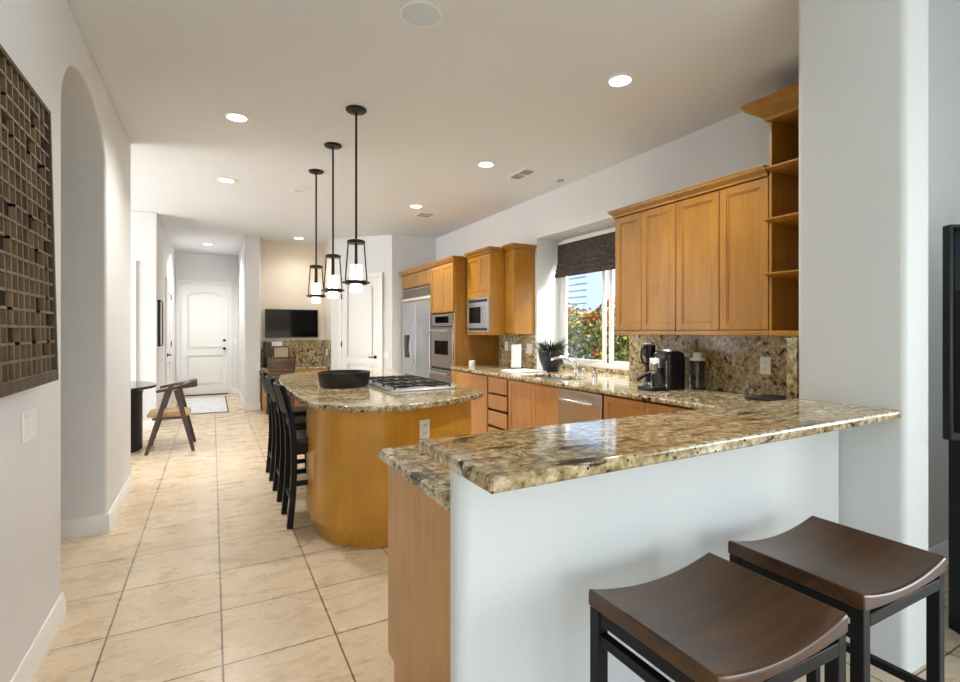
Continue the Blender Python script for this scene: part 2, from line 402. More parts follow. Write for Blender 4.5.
bl = MB(); bb_run(bl, (0.50, 9.60), (0.50, 12.4), (-1, 0)); bb_run(bl, (0.484, 9.60), (0.745, 9.60), (0, -1)); bb_run(bl, (0.36, 12.4), (0.5, 12.4), (0, -1)); struct('baseboard_hall', bl, M_trim)
bl = MB(); bb_run(bl, (2.66, 1.34), (6.5, 1.34), (0, -1)); struct('baseboard_living', bl, M_trim)

# hall door at the end, with casing
def panel_door(mb, w, h, inset, panels, arch=0.0):
    """front of a moulded door in local x (0..w), z (0..h); y is depth, front at y=0"""
    mb.box(0, w, 0.03, 0.04, 0, h)
    xs = [inset, w - inset]
    mb.box(0, inset, 0, 0.03, 0, h); mb.box(w - inset, w, 0, 0.03, 0, h)
    zz = [0.0]
    for (a, b) in panels: zz += [a, b]
    zz.append(h)
    for i in range(0, len(zz), 2): mb.box(inset, w - inset, 0, 0.03, zz[i], zz[i + 1])
    for k, (a, b) in enumerate(panels):
        if arch and k == len(panels) - 1:
            # arched head fill
            n = 12; pts = [(inset + (w - 2 * inset) * i / n, b - arch * (2 * i / n - 1) ** 2) for i in range(n + 1)]
            mb.prism_y([(w - inset, b + 0.001), (inset, b + 0.001)] + pts, 0, 0.03)
        bt = b - (arch if (arch and k == len(panels) - 1) else 0)
        g = 0.034; mb.box(inset + g, w - inset - g, 0.004, 0.03, a + g, bt - g)
    return mb
def casing(mb, w, h, cw=0.075, y0=-0.018, y1=0.0):
    mb.box(-cw, 0, y0, y1, 0, h + cw); mb.box(w, w + cw, y0, y1, 0, h + cw); mb.box(0, w, y0, y1, h, h + cw); return mb
def place(mb, ox, oy, ang): return mb.xf(Matrix.Translation((ox, oy, 0)) @ Matrix.Rotation(ang, 4, 'Z'))
def lever(mb, x, z, dirx=1):
    mb.lathe(x, z, [(0.001, 0), (0.03, 0), (0.03, -0.012), (0.012, -0.014), (0.012, -0.045), (0.001, -0.045)], 16, 'y')
    mb.bar([(x, -0.045, z), (x - dirx * 0.11, -0.045, z)], 0.016, 0.02); return mb

DX, DW, DH = -0.60, 0.90, 2.385
d1 = place(panel_door(MB(), DW, DH, 0.12, [(0.22, 0.86), (1.0, 2.22)], 0.09), DX, 12.36, 0)
o1 = struct('door_1', d1, M_door)
obj('door_frame', place(casing(MB(), DW, DH + 0.005), DX, 12.398, 0), M_trim, o1, 0.004)
kb = MB(); kb.lathe(DX + DW - 0.07, 1.0, [(0.001, 12.36), (0.03, 12.36), (0.03, 12.35), (0.012, 12.345), (0.028, 12.32), (0.028, 12.305), (0.001, 12.30)], 16, 'y')
obj('door_knob', kb, M_bronze, o1, label='dark bronze door knob')
kb = MB(); kb.lathe(DX + DW - 0.07, 1.18, [(0.001, 12.36), (0.03, 12.36), (0.03, 12.34), (0.001, 12.335)], 16, 'y')
obj('deadbolt', kb, M_bronze, o1, label='dark bronze deadbolt')
obj('threshold', MB().box(DX, DX + DW, 12.33, 12.40, 0, 0.02), M_blackmetal, o1)
# side door of the hall (left)
d2 = panel_door(MB(), 0.86, 2.2, 0.12, [(0.22, 0.84), (0.98, 2.05)]).xf(Matrix.Translation((-0.672, 9.85, 0)) @ Matrix.Rotation(PI / 2, 4, 'Z'))
o2 = struct('door_2', d2, M_door)
obj('door_frame', casing(MB(), 0.86, 2.205).xf(Matrix.Translation((-0.689, 9.85, 0)) @ Matrix.Rotation(PI / 2, 4, 'Z')), M_trim, o2, 0.004)
for z in (0.25, 1.1, 1.95): obj('hinge', MB().box(-0.668, -0.655, 10.70, 10.73, z, z + 0.1), M_brasslock, o2)
lv = lever(MB(), 0.07, 0.98, -1).xf(Matrix.Translation((-0.672, 9.85, 0)) @ Matrix.Rotation(PI / 2, 4, 'Z')); obj('door_handle', lv, M_bronze, o2)
# pantry door on the diagonal wall
ang = math.atan2(pd.y, pd.x); Ld = (PB - PA).length
p0 = PA + pd * (0.205 * Ld) + pn * 0.012
pw = 0.60 * Ld
d3 = place(panel_door(MB(), pw, 2.32, 0.11, [(0.2, 0.80), (0.93, 2.20)]), p0.x + pn.x * 0.03, p0.y + pn.y * 0.03, ang)
o3 = struct('door_3', d3, M_door)
pc = PA + pd * (0.205 * Ld) + pn * 0.0008
obj('door_frame', place(casing(MB(), pw, 2.325, 0.075, -0.05, 0.0), pc.x, pc.y, ang), M_trim, o3, 0.004)
for z in (0.28, 1.10, 1.95): obj('hinge', place(MB().box(-0.012, 0.006, -0.012, 0.0, z, z + 0.1), p0.x + pn.x * 0.03, p0.y + pn.y * 0.03, ang), M_brasslock, o3)
obj('door_handle', place(lever(MB(), pw - 0.065, 0.93, 1), p0.x + pn.x * 0.03, p0.y + pn.y * 0.03, ang), M_bronze, o3)
# white casing in the nook beside the hall corner
struct('trim_1', MB().box(-1.02, -0.93, 8.362, 8.389, 0, 2.35), M_trim, 0.004)

# sink window
fw = MB()
fw.box(XW - 0.005, XW + 0.06, WY0, WY0 + 0.045, WZ0, WZ1).box(XW - 0.005, XW + 0.06, WY1 - 0.045, WY1, WZ0, WZ1).box(XW - 0.005, XW + 0.06, WY0, WY1, WZ0, WZ0 + 0.05).box(XW - 0.005, XW + 0.06, WY0, WY1, WZ1 - 0.05, WZ1)
o = struct('window_1', fw, M_trim, 0.004)
obj('sash', MB().box(XW + 0.0, XW + 0.03, 4.33, 4.375, WZ0 + 0.05, WZ1 - 0.05).box(XW + 0.0, XW + 0.03, WY1 - 0.085, WY1 - 0.046, WZ0 + 0.05, WZ1 - 0.05).box(XW, XW + 0.03, 4.375, WY1 - 0.085, WZ0 + 0.05, WZ0 + 0.085), M_trim, o, 0.003)
obj('sash', MB().box(XW + 0.032, XW + 0.06, 4.245, 4.30, WZ0 + 0.05, WZ1 - 0.05).box(XW + 0.032, XW + 0.06, WY0 + 0.046, 4.245, WZ0 + 0.05, WZ0 + 0.085), M_trim, o, 0.003)
obj('pane', MB().box(XW + 0.014, XW + 0.018, 4.376, WY1 - 0.086, WZ0 + 0.086, WZ1 - 0.05), M_glass, o)
obj('pane', MB().box(XW + 0.044, XW + 0.048, WY0 + 0.046, 4.244, WZ0 + 0.086, WZ1 - 0.05), M_glass, o)

# ------------------------------------------------------------------ garden outside the window
struct('ground_garden', MB().box(XW + 0.1, 20, 1.5, 24, -0.2, 0.0), M_grass)
hb = thing('house', 'pale blue sided house beyond the flowering hedge outside the window', 'house', (9.6, 11, 0))
sd = MB()
for k in range(18): sd.prism_y([(9.0, k * 0.18), (9.035, k * 0.18), (9.015, k * 0.18 + 0.18), (9.0, k * 0.18 + 0.18)][::-1], 4, 9.25); 
for k in range(18): sd.prism_y([(9.0, k * 0.18), (8.965, k * 0.18), (8.985, k * 0.18 + 0.18), (9.0, k * 0.18 + 0.18)], 10.6, 20)
sd.box(9.0, 9.2, 4, 20, 0, 3.24)
obj('siding', sd, M_siding, hb)
obj('corner_post', MB().box(8.9, 9.0, 9.25, 10.6, 0, 3.24), mat('pale_blue_trim', (160, 178, 200), 0.6), hb)

def leaf_cloud(n, bx, sz, dens=None, flat=0.5):
    mb = MB()
    for _ in range(n):
        p = dens() if dens else Vector([random.uniform(*b) for b in bx])
        e = Euler((random.uniform(-1, 1), random.uniform(-1, 1), random.uniform(0, 6.28))).to_matrix()
        s = sz * random.uniform(0.6, 1.3); wv_ = s * flat
        q_ = [p + e @ Vector(c) for c in ((-s, 0, 0), (0, -wv_, 0.15 * s), (s, 0, 0), (0, wv_, 0.15 * s))]
        mb.add(q_, [(0, 1, 2, 3)])
    return mb
def hedge_pt(front=False):
    y = random.uniform(4.2, 10.5); top = 1.80 + 0.14 * math.sin(y * 2.3) + 0.08 * math.sin(y * 6.1)
    z = top * random.random() ** 0.6
    x = 5.9 + 0.16 * math.sin(y * 3.1 + z * 4) - 0.18 * math.sin(z * 5 + y) + (random.random() ** 2) * 0.8 - (0.06 if front else 0)
    return Vector((x, y, z + random.uniform(-0.05, 0.05)))
hd = thing('flowering_hedge', 'leafy yellow green hedge with red blossoms outside the sink window', 'hedge', (6.2, 7.3, 0))
obj('foliage', leaf_cloud(24000, None, 0.05, hedge_pt), M_hedge, hd)
def flower_pt():
    while True:
        p = hedge_pt(True)
        if random.random() < (0.15 + 0.85 * max(0, (p.z - 1.35) / 0.5)): p.z += 0.04; return p
obj('blossoms', leaf_cloud(1500, None, 0.036, flower_pt, 0.8), M_flow, hd, label='clusters of red and pink blossoms')
for yy in (6.0, 7.3, 8.6): obj('trunk', MB().cyl(6.32, yy, 0, 1.0, 0.05), M_walnut, hd)

# ------------------------------------------------------------------ cabinet helpers
def shaker_x(xf, y0, y1, z0, z1, t=0.02, fr=0.055, d=-1):
    """framed door whose front is the plane x = xf, thickness t towards +x (d=-1: the front looks to -x)"""
    mb = MB(); s = -d
    mb.box(xf, xf + s * t, y0, y0 + fr, z0, z1).box(xf, xf + s * t, y1 - fr, y1, z0, z1)
    mb.box(xf, xf + s * t, y0 + fr, y1 - fr, z0, z0 + fr).box(xf, xf + s * t, y0 + fr, y1 - fr, z1 - fr, z1)
    mb.box(xf + s * 0.009, xf + s * t, y0 + fr, y1 - fr, z0 + fr, z1 - fr)
    b = 0.012
    if y1 - y0 > 2 * fr + 0.08 and z1 - z0 > 2 * fr + 0.06:
        a0, a1, c0, c1 = y0 + fr, y1 - fr, z0 + fr, z1 - fr
        mb.box(xf + s * 0.004, xf + s * 0.01, a0, a0 + b, c0, c1).box(xf + s * 0.004, xf + s * 0.01, a1 - b, a1, c0, c1)
        mb.box(xf + s * 0.004, xf + s * 0.01, a0 + b, a1 - b, c0, c0 + b).box(xf + s * 0.004, xf + s * 0.01, a0 + b, a1 - b, c1 - b, c1)
    return mb
def shaker_y(yf, x0, x1, z0, z1):
    mb = shaker_x(0, x0, x1, z0, z1)            # (x=depth, y=along)
    mb.v = [(b, yf - a, c) for a, b, c in mb.v]; return mb
def crown(xf, xb, y0, y1, z0, prof, far=True, near=True, step=None):
    if step:                                    # the near return stops at a deeper neighbour
        m_ = crown(xf, xb, y0, y1, z0, prof, far, False)
        return m_.loft([[(xf - p, y0 - p, z0 + dz), (step, y0 - p, z0 + dz), (step, y0, z0 + dz), (xf - p, y0, z0 + dz)] for p, dz in prof])
    rings = []
    for p, dz in prof: rings.append([(xf - p, y0 - (p if near else 0), z0 + dz), (xb, y0 - (p if near else 0), z0 + dz), (xb, y1 + (p if far else 0), z0 + dz), (xf - p, y1 + (p if far else 0), z0 + dz)])
    return MB().loft(rings)
CR = [(0.006, 0), (0.012, 0.004), (0.014, 0.016), (0.030, 0.034), (0.040, 0.042), (0.044, 0.056), (0.048, 0.058), (0.048, 0.066)]
CRB = [(0.004, 0), (0.016, 0.006), (0.022, 0.024), (0.06, 0.054), (0.098, 0.076), (0.112, 0.098), (0.120, 0.102), (0.120, 0.122)]

# ------------------------------------------------------------------ upper cabinets on the right wall
def wall_cabinet(label, y0, y1, splits, xf, z0, z1, far=True, near=True, group='honey wood wall cabinets', rail=True):
    t = thing('wall_cabinet', label, 'cabinet', (XR, (y0 + y1) / 2, z0), group)
    obj('body', MB().box(xf + 0.021, XR - 0.002, y0, y1, z0 + (0.034 if rail else 0), z1), M_honey, t, 0.002)
    if rail: obj('light_rail', MB().box(xf - 0.004, XR - 0.002, y0, y1, z0, z0 + 0.034), M_honey, t, 0.004)
    ys = [y0] + splits + [y1]
    for a, b in zip(ys[:-1], ys[1:]): obj('door', shaker_x(xf, a + 0.003, b - 0.003, z0 + (0.04 if rail else 0.02), z1 - 0.006), M_honey, t, 0.0025)
    obj('crown', crown(xf, XR - 0.002, y0 + 0.001, y1 - 0.001, z1, CR, far, near), M_honey, t)
    return t
XU = 3.225
wall_cabinet('two door honey wood wall cabinet right beside the window', 2.770, 3.446, [3.132], XU, 1.352, 2.405, near=False)
wall_cabinet('two door honey wood wall cabinet above the espresso machine next to the open shelves', 2.020, 2.768, [2.385], XU, 1.352, 2.405, far=False, near=False)

sh = thing('open_shelf_unit', 'tall open honey wood end shelf with deep crown next to the white pillar', 'shelf', (XR, 1.72, 1.352))
obj('side_panel', MB().box(XU, XR - 0.022, 1.998, 2.017, 1.387, 2.757), M_honey, sh, 0.002)
obj('side_panel', MB().box(XU, XR - 0.022, 1.43, 1.449, 1.387, 2.757), M_honey, sh, 0.002)
obj('back_panel', MB().box(XR - 0.022, XR - 0.002, 1.43, 2.017, 1.387, 2.757), M_honey, sh)
obj('light_rail', MB().box(XU - 0.004, XR - 0.002, 1.43, 2.018, 1.352, 1.387), M_honey, sh, 0.004)
for z in (1.735, 2.09, 2.425):
    pr = [(XU - 0.036, z + 0.03), (XU - 0.036, z + 0.02), (XU - 0.02, z + 0.008), (XU + 0.01, z - 0.002), (XR - 0.022, z - 0.002), (XR - 0.022, z + 0.03)]
    m_ = MB(); n = len(pr)
    rings = [[(x, y, zz) for x, zz in pr] for y in (1.4495, 1.9975)]
    m_.loft(rings)
    m_.loft([[(XU - 0.036, 1.9975, z + 0.02), (XU - 0.002, 1.9975, z + 0.002), (XU - 0.002, 1.9975, z + 0.03), (XU - 0.036, 1.9975, z + 0.03)], [(XU - 0.036, 2.03, z + 0.02), (XU - 0.002, 2.03, z + 0.01), (XU - 0.002, 2.03, z + 0.03), (XU - 0.036, 2.03, z + 0.03)]])
    obj('shelf', m_, M_honey, sh, 0.002)
obj('top_panel', MB().box(XU + 0.002, XR - 0.002, 1.43, 2.016, 2.7575, 2.775), M_honey, sh)
obj('crown', crown(XU, XR - 0.002, 1.431, 2.017, 2.757, CRB, True, False), M_honey, sh)

t = wall_cabinet('narrow honey wood wall cabinet on the far side of the window', 5.21, 5.42, [], 3.24, 1.345, 2.385, near=True, far=False, rail=False)
# microwave cabinet
mw = thing('microwave_cabinet', 'deeper honey wood wall cabinet holding the built-in microwave', 'cabinet', (XR, 5.68, 1.335), 'honey wood wall cabinets')
XM = 3.03
mb = MB().box(XM + 0.021, XR - 0.002, 5.425, 6.060, 1.815, 2.36)
mb.box(XM, XR - 0.002, 5.425, 5.445, 1.37, 1.815).box(XM, XR - 0.002, 6.040, 6.060, 1.37, 1.815).box(XM, XR - 0.002, 5.425, 6.060, 1.335, 1.37).box(XR - 0.03, XR - 0.002, 5.445, 6.040, 1.37, 1.815)
mb.box(XM, XM + 0.02, 5.425, 6.060, 1.815, 1.888)
obj('body', mb, M_honey, mw)
obj('door', shaker_x(XM, 5.427, 5.740, 1.892, 2.355), M_honey, mw, 0.0025); obj('door', shaker_x(XM, 5.746, 6.058, 1.892, 2.355), M_honey, mw, 0.0025)
obj('crown', crown(XM, XR - 0.002, 5.426, 6.059, 2.36, CR, False, True, 3.19), M_honey, mw)
mo = thing('microwave', 'built-in stainless microwave with a dark window in the wall cabinet', 'microwave', (3.28, 5.68, 1.371))
obj('body', MB().box(XM + 0.02, XR - 0.05, 5.46, 6.02, 1.372, 1.80), M_steeld, mo)
obj('trim_frame', MB().box(XM - 0.012, XM + 0.019, 5.447, 5.475, 1.372, 1.812).box(XM - 0.012, XM + 0.019, 6.010, 6.038, 1.372, 1.812).box(XM - 0.012, XM + 0.019, 5.475, 6.010, 1.79, 1.812).box(XM - 0.012, XM + 0.019, 5.475, 6.010, 1.372, 1.392), M_steel, mo, 0.002)
obj('vent_slot', MB().box(XM - 0.004, XM + 0.019, 5.475, 6.010, 1.755, 1.79), M_darkslot, mo); obj('vent_slot', MB().box(XM - 0.004, XM + 0.019, 5.475, 6.010, 1.392, 1.42), M_darkslot, mo)
obj('door', MB().box(XM - 0.014, XM + 0.018, 5.535, 6.008, 1.422, 1.753), M_steel, mo, 0.004)
obj('window', MB().box(XM - 0.018, XM - 0.013, 5.60, 5.96, 1.485, 1.695), M_screen, mo)
obj('control_panel', MB().box(XM - 0.01, XM + 0.018, 5.477, 5.532, 1.422, 1.753), M_steel, mo, 0.003)
obj('handle', MB().bar([(XM - 0.045, 5.565, 1.48), (XM - 0.045, 5.565, 1.70)], 0.014, 0.014, (1, 0, 0)).box(XM - 0.05, XM - 0.014, 5.558, 5.572, 1.49, 1.505).box(XM - 0.05, XM - 0.014, 5.558, 5.572, 1.675, 1.69), M_steel, mo)

# tall oven cabinet
XF = 2.87
oc = thing('oven_cabinet', 'tall honey wood cabinet built around the double wall oven', 'cabinet', (3.2, 6.509, 0), 'tall honey wood cabinets')
mb = MB().box(XF + 0.021, XR - 0.002, 6.099, 6.121, 0.0, 2.323).box(XF + 0.021, XR - 0.002, 6.896, 6.919, 0.0, 2.323).box(XF + 0.021, XR - 0.002, 6.121, 6.896, 1.641, 2.323).box(XF + 0.06, XR - 0.002, 6.121, 6.896, 0.0, 0.252)
mb.box(XF, XF + 0.02, 6.099, 6.135, 0.1, 2.323).box(XF, XF + 0.02, 6.893, 6.919, 0.1, 2.323).box(XR - 0.03, XR - 0.002, 6.121, 6.896, 0.252, 1.641)
obj('body', mb, M_honey, oc, 0.002)
obj('door', shaker_x(XF - 0.02, 6.114, 6.511, 1.646, 2.313), M_honey, oc, 0.0025); obj('door', shaker_x(XF - 0.02, 6.517, 6.914, 1.646, 2.313), M_honey, oc, 0.0025)
obj('drawer', shaker_x(XF - 0.0, 6.140, 6.888, 0.11, 0.27), M_honey, oc, 0.0025)
obj('crown', crown(XF - 0.01, XR - 0.002, 6.100, 6.918, 2.323, CR, False, True, 2.98), M_honey, oc)
ov = thing('double_oven', 'stainless double wall oven with dark windows beside the refrigerator', 'oven', (3.1, 6.509, 0.258))
obj('body', MB().box(XF + 0.022, 3.45, 6.140, 6.883, 0.263, 1.626), M_steeld, ov)
obj('control_panel', MB().box(XF - 0.012, XF + 0.018, 6.138, 6.888, 1.457, 1.626), M_steeld, ov, 0.004)
obj('display', MB().box(XF - 0.015, XF - 0.011, 6.283, 6.744, 1.498, 1.590), M_screen, ov)
for z0, z1 in ((0.873, 1.436), (0.273, 0.837)):
    d = obj('door', MB().box(XF - 0.02, XF + 0.018, 6.138, 6.888, z0, z1), M_steeld, ov, 0.005)
    obj('window', MB().box(XF - 0.024, XF - 0.019, 6.283, 6.744, z0 + 0.18, z0 + 0.375), M_screen, d)
    obj('handle', MB().tube([(XF - 0.075, 6.181, z1 - 0.045), (XF - 0.075, 6.847, z1 - 0.045)], 0.014, 12).box(XF - 0.07, XF - 0.02, 6.222, 6.242, z1 - 0.053, z1 - 0.037).box(XF - 0.07, XF - 0.02, 6.785, 6.806, z1 - 0.053, z1 - 0.037), M_steel, d)
for za_, zb_ in ((0.839, 0.870), (1.438, 1.455)): obj('trim_strip', MB().box(XF - 0.008, XF + 0.018, 6.138, 6.888, za_, zb_), M_darkslot, ov)
obj('edge_strip', MB().box(XF - 0.018, XF + 0.018, 6.123, 6.136, 0.263, 1.631), M_chrome, ov)

# refrigerator and the cabinet over it
fc = thing('refrigerator_cabinet', 'honey wood cabinet with three small doors above the refrigerator', 'cabinet', (3.2, 7.585, 0), 'tall honey wood cabinets')
obj('body', MB().box(XF + 0.021, XR - 0.002, 6.921, 8.231, 2.092, 2.323).box(XF + 0.021, XR - 0.002, 8.200, 8.231, 0, 2.092), M_honey, fc, 0.002)
for a, b in ((6.926, 7.195), (7.202, 7.564), (7.571, 8.220)): obj('door', shaker_x(XF, a, b, 2.103, 2.315, fr=0.045), M_honey, fc, 0.0025)
obj('crown', crown(XF - 0.01, XR - 0.002, 6.922, 8.230, 2.323, CR, True, False), M_honey, fc)
rf = thing('refrigerator', 'large stainless refrigerator with curved handles and a black dispenser', 'refrigerator', (3.2, 7.564, 0))
obj('body', MB().box(XF + 0.03, XR - 0.02, 6.934, 8.190, 0.0, 2.077), M_grey, rf)
obj('door', MB().box(XF - 0.02, XF + 0.028, 6.939, 7.541, 0.12, 1.862), M_steel, rf, 0.006)
obj('door', MB().box(XF - 0.02, XF + 0.028, 7.549, 8.185, 0.12, 1.862), M_steel, rf, 0.006)
g = MB()
for k in range(9): g.box(XF - 0.012, XF + 0.02, 6.960, 8.164, 1.928 + k * 0.015, 1.936 + k * 0.015)
g.box(XF + 0.02, XF + 0.028, 6.939, 8.185, 1.872, 2.079)
obj('grille', g, M_steeld, rf)
obj('trim_band', MB().box(XF - 0.02, XF + 0.028, 6.939, 8.185, 1.874, 1.918), mat('cream_trim', (206, 198, 182), 0.35), rf, 0.004, label='cream trim band under the grille')
obj('kick_plate', MB().box(XF + 0.01, XF + 0.028, 6.939, 8.185, 0.0, 0.11), M_darkslot, rf)
obj('dispenser', MB().box(XF - 0.024, XF - 0.019, 7.80, 8.03, 0.949, 1.318), M_screen, rf)
for y in (7.487, 7.603):
    pth = [(XF - 0.02 - 0.075 * math.sin(PI * k / 12), y, 0.785 + 0.683 * k / 12) for k in range(13)]
    obj('handle', MB().tube(pth, 0.014, 10, (0, 1, 0)), M_steel, rf)

# ------------------------------------------------------------------ base cabinets, dishwasher
XB = 2.80
def base_unit(label, y0, y1, fronts, name='base_cabinet'):
    t = thing(name, label, 'cabinet', (3.18, (y0 + y1) / 2, 0), 'base cabinets under the right counter')
    obj('body', MB().box(XB + 0.021, XR - 0.004, y0, y1, 0.10, 0.68 if 'sink' in label else 0.872).box(XB + 0.021, XB + 0.04, y0, y1, 0.1, 0.872), M_base, t)
    obj('toe_kick', MB().box(XB + 0.075, XR - 0.004, y0, y1, 0, 0.099), M_base, t)
    for k, a, b, z0, z1 in fronts:
        obj(k, shaker_x(XB, a + 0.003, b - 0.003, z0, z1, fr=0.05) if k == 'door' else MB().box(XB, XB + 0.02, a + 0.003, b - 0.003, z0, z1), M_base, t, 0.003)
    return t
D = lambda a, b: ('door', a, b, 0.115, 0.862)
base_unit('two door base cabinet next to the tall oven cabinet', 5.082, 6.06, [D(5.085, 5.56), D(5.56, 6.055)])
base_unit('base cabinet with a stack of four drawers left of the sink', 4.616, 5.08, [('drawer', 4.64, 5.056, z0, z1) for z0, z1 in ((0.115, 0.29), (0.315, 0.48), (0.505, 0.665), (0.69, 0.86))], 'drawer_cabinet')
base_unit('two door base cabinet below the sink', 3.718, 4.614, [D(3.722, 4.165), D(4.165, 4.61)])
base_unit('base cabinet between the dishwasher and the corner', 1.98, 3.128, [D(2.685, 3.124), D(2.24, 2.685)])
dw = thing('dishwasher', 'stainless dishwasher with a straight bar handle under the counter', 'dishwasher', (3.1, 3.42, 0))
obj('body', MB().box(XB + 0.025, 3.40, 3.134, 3.712, 0.1, 0.865), M_grey, dw)
obj('door', MB().box(XB - 0.012, XB + 0.023, 3.134, 3.712, 0.115, 0.865), M_steel, dw, 0.004)
obj('handle', MB().tube([(XB - 0.05, 3.20, 0.775), (XB - 0.05, 3.64, 0.775)], 0.011, 12).box(XB - 0.05, XB - 0.01, 3.22, 3.24, 0.768, 0.782).box(XB - 0.05, XB - 0.01, 3.60, 3.62, 0.768, 0.782), M_chrome, dw)
obj('toe_kick', MB().box(XB + 0.075, 3.4, 3.134, 3.712, 0.0, 0.099), M_darkslot, dw)
# peninsula base
pb = thing('peninsula_cabinet', 'base cabinet of the peninsula with a plain wood end panel beside the half wall', 'cabinet', (1.7, 1.63, 0))
obj('body', MB().box(0.642, 2.78, 1.425, 1.90, 0.10, 0.872), M_base, pb); obj('toe_kick', MB().box(0.642, 2.78, 1.425, 1.83, 0, 0.099), M_base, pb)
obj('end_panel', MB().prism_x([(1.293, 0), (1.293, 0.872), (1.947, 0.872), (1.947, 0.10), (1.87, 0.10), (1.87, 0)], 0.62, 0.641), M_base, pb, 0.002)
for k in range(4): obj('door', shaker_y(1.925, 0.66 + k * 0.53, 1.17 + k * 0.53, 0.115, 0.862), M_base, pb, 0.003)

# ------------------------------------------------------------------ worktops and backsplash
ct_out = [(0.578, 1.292), (2.449, 1.292), (2.449, 1.425), (XR - 0.001, 1.425), (XR - 0.001, Y0 + 0.002), (XW - 0.002, Y0 + 0.002), (XW - 0.002, Y1 - 0.002), (XR - 0.001, Y1 - 0.002), (XR - 0.001, 6.062), (2.775, 6.062), (2.77, 1.962), (0.60, 1.962), (0.578, 1.94)]
sink_hole = rrect(2.915, 3.275, 3.83, 4.60, 0.05, 4)[::-1]
wt = pset(slab('worktop', ct_out, [sink_hole], 0.876, 0.916, M_gran), 'brown and tan granite worktop running under the window and along the peninsula', 'worktop')
br = pset(slab('bar_counter', [(0.53, 0.946), (2.447, 0.986), (2.447, 1.395), (0.535, 1.388)], [], 1.029, 1.067, M_granx, 0.010), 'raised granite bar top on the white half wall', 'countertop')
bs = thing('backsplash', 'tan granite backsplash slabs along the right kitchen wall', 'backsplash', (XR, 3.5, 0.916))
obj('slab', MB().box(XR - 0.022, XR - 0.001, 1.449, Y0 - 0.003, 0.9165, 1.351), M_splash, bs, 0.002)
obj('slab', MB().box(XR - 0.022, XR - 0.001, Y1 + 0.004, 6.06, 0.9165, 1.334), M_splash, bs, 0.002)
obj('slab', MB().box(2.452, XR - 0.001, 1.402, 1.447, 0.9165, 1.351), M_splash, bs, 0.002)
obj('window_sill_strip', MB().box(XW - 0.022, XW - 0.001, Y0 + 0.003, Y1 - 0.003, 0.9165, 0.964), M_splash, bs, 0.002)

# sink, faucet, dispenser
sk_ = thing('sink', 'stainless double bowl sink set in the granite below the window', 'sink', (3.1, 4.21, 0.70))
def basin(y0, y1):
    r0 = rrect(2.90, 3.29, y0, y1, 0.05, 4); r1 = rrect(2.925, 3.265, y0 + 0.025, y1 - 0.025, 0.04, 4); r2 = rrect(2.935, 3.255, y0 + 0.035, y1 - 0.035, 0.05, 4)
    m_ = MB(); m_.loft([[(x, y, 0.875) for x, y in r0], [(x, y, 0.875) for x, y in r1], [(x, y, 0.70) for x, y in r2]], False)
    n = len(r2); m_.add([(x, y, 0.70) for x, y in r2], [tuple(range(n))]); m_.cyl(3.1, (y0 + y1) / 2, 0.70, 0.703, 0.04); return m_
obj('basin', basin(3.80, 4.205), M_steel, sk_); obj('basin', basin(4.215, 4.63), M_steel, sk_)
fa = thing('faucet', 'chrome arched kitchen faucet behind the sink', 'faucet', (3.345, 4.15, 0.917))
obj('base', MB().lathe(3.345, 4.15, [(0.001, 0.917), (0.032, 0.917), (0.03, 0.93), (0.022, 0.945), (0.02, 1.0), (0.024, 1.03), (0.018, 1.07), (0.001, 1.075)], 20), M_chrome, fa)
sp = [(3.345, 4.15, 1.0), (3.30, 4.15, 1.06), (3.24, 4.155, 1.095), (3.17, 4.16, 1.112), (3.10, 4.165, 1.112), (3.055, 4.168, 1.098), (3.045, 4.17, 1.085)]
obj('spout', MB().tube(sp, lambda t: 0.016 - 0.003 * t, 12, (0, 1, 0)), M_chrome, fa)
obj('lever', MB().tube([(3.345, 4.15, 1.07), (3.35, 4.16, 1.11), (3.33, 4.20, 1.135), (3.31, 4.24, 1.14)], lambda t: 0.011 - 0.004 * t, 10), M_chrome, fa)
obj('escutcheon', MB().prism(rrect(3.315, 3.375, 4.00, 4.28, 0.028), 0.9162, 0.922), M_chrome, fa)
sp_ = thing('side_sprayer', 'small chrome side sprayer right next to the faucet', 'sprayer', (3.345, 4.04, 0.922))
obj('base', MB().lathe(3.345, 4.03, [(0.001, 0.923), (0.018, 0.923), (0.014, 0.94), (0.012, 0.96)], 14), M_chrome, sp_); obj('head', MB().lathe(3.345, 4.03, [(0.012, 0.96), (0.016, 0.985), (0.014, 1.0), (0.001, 1.004)], 14), M_chrome, sp_)
dp = thing('soap_dispenser', 'short cylindrical steel dispenser on the worktop right of the faucet', 'dispenser', (3.376, 3.889, 0.916))
obj('body', MB().lathe(3.376, 3.889, [(0.001, 0.9165), (0.03, 0.9165), (0.03, 0.965), (0.001, 0.965)], 18), M_chrome, dp); obj('cap', MB().lathe(3.376, 3.889, [(0.001, 0.9655), (0.031, 0.9655), (0.031, 0.98), (0.027, 0.985), (0.001, 0.986)], 18), M_chrome, dp)

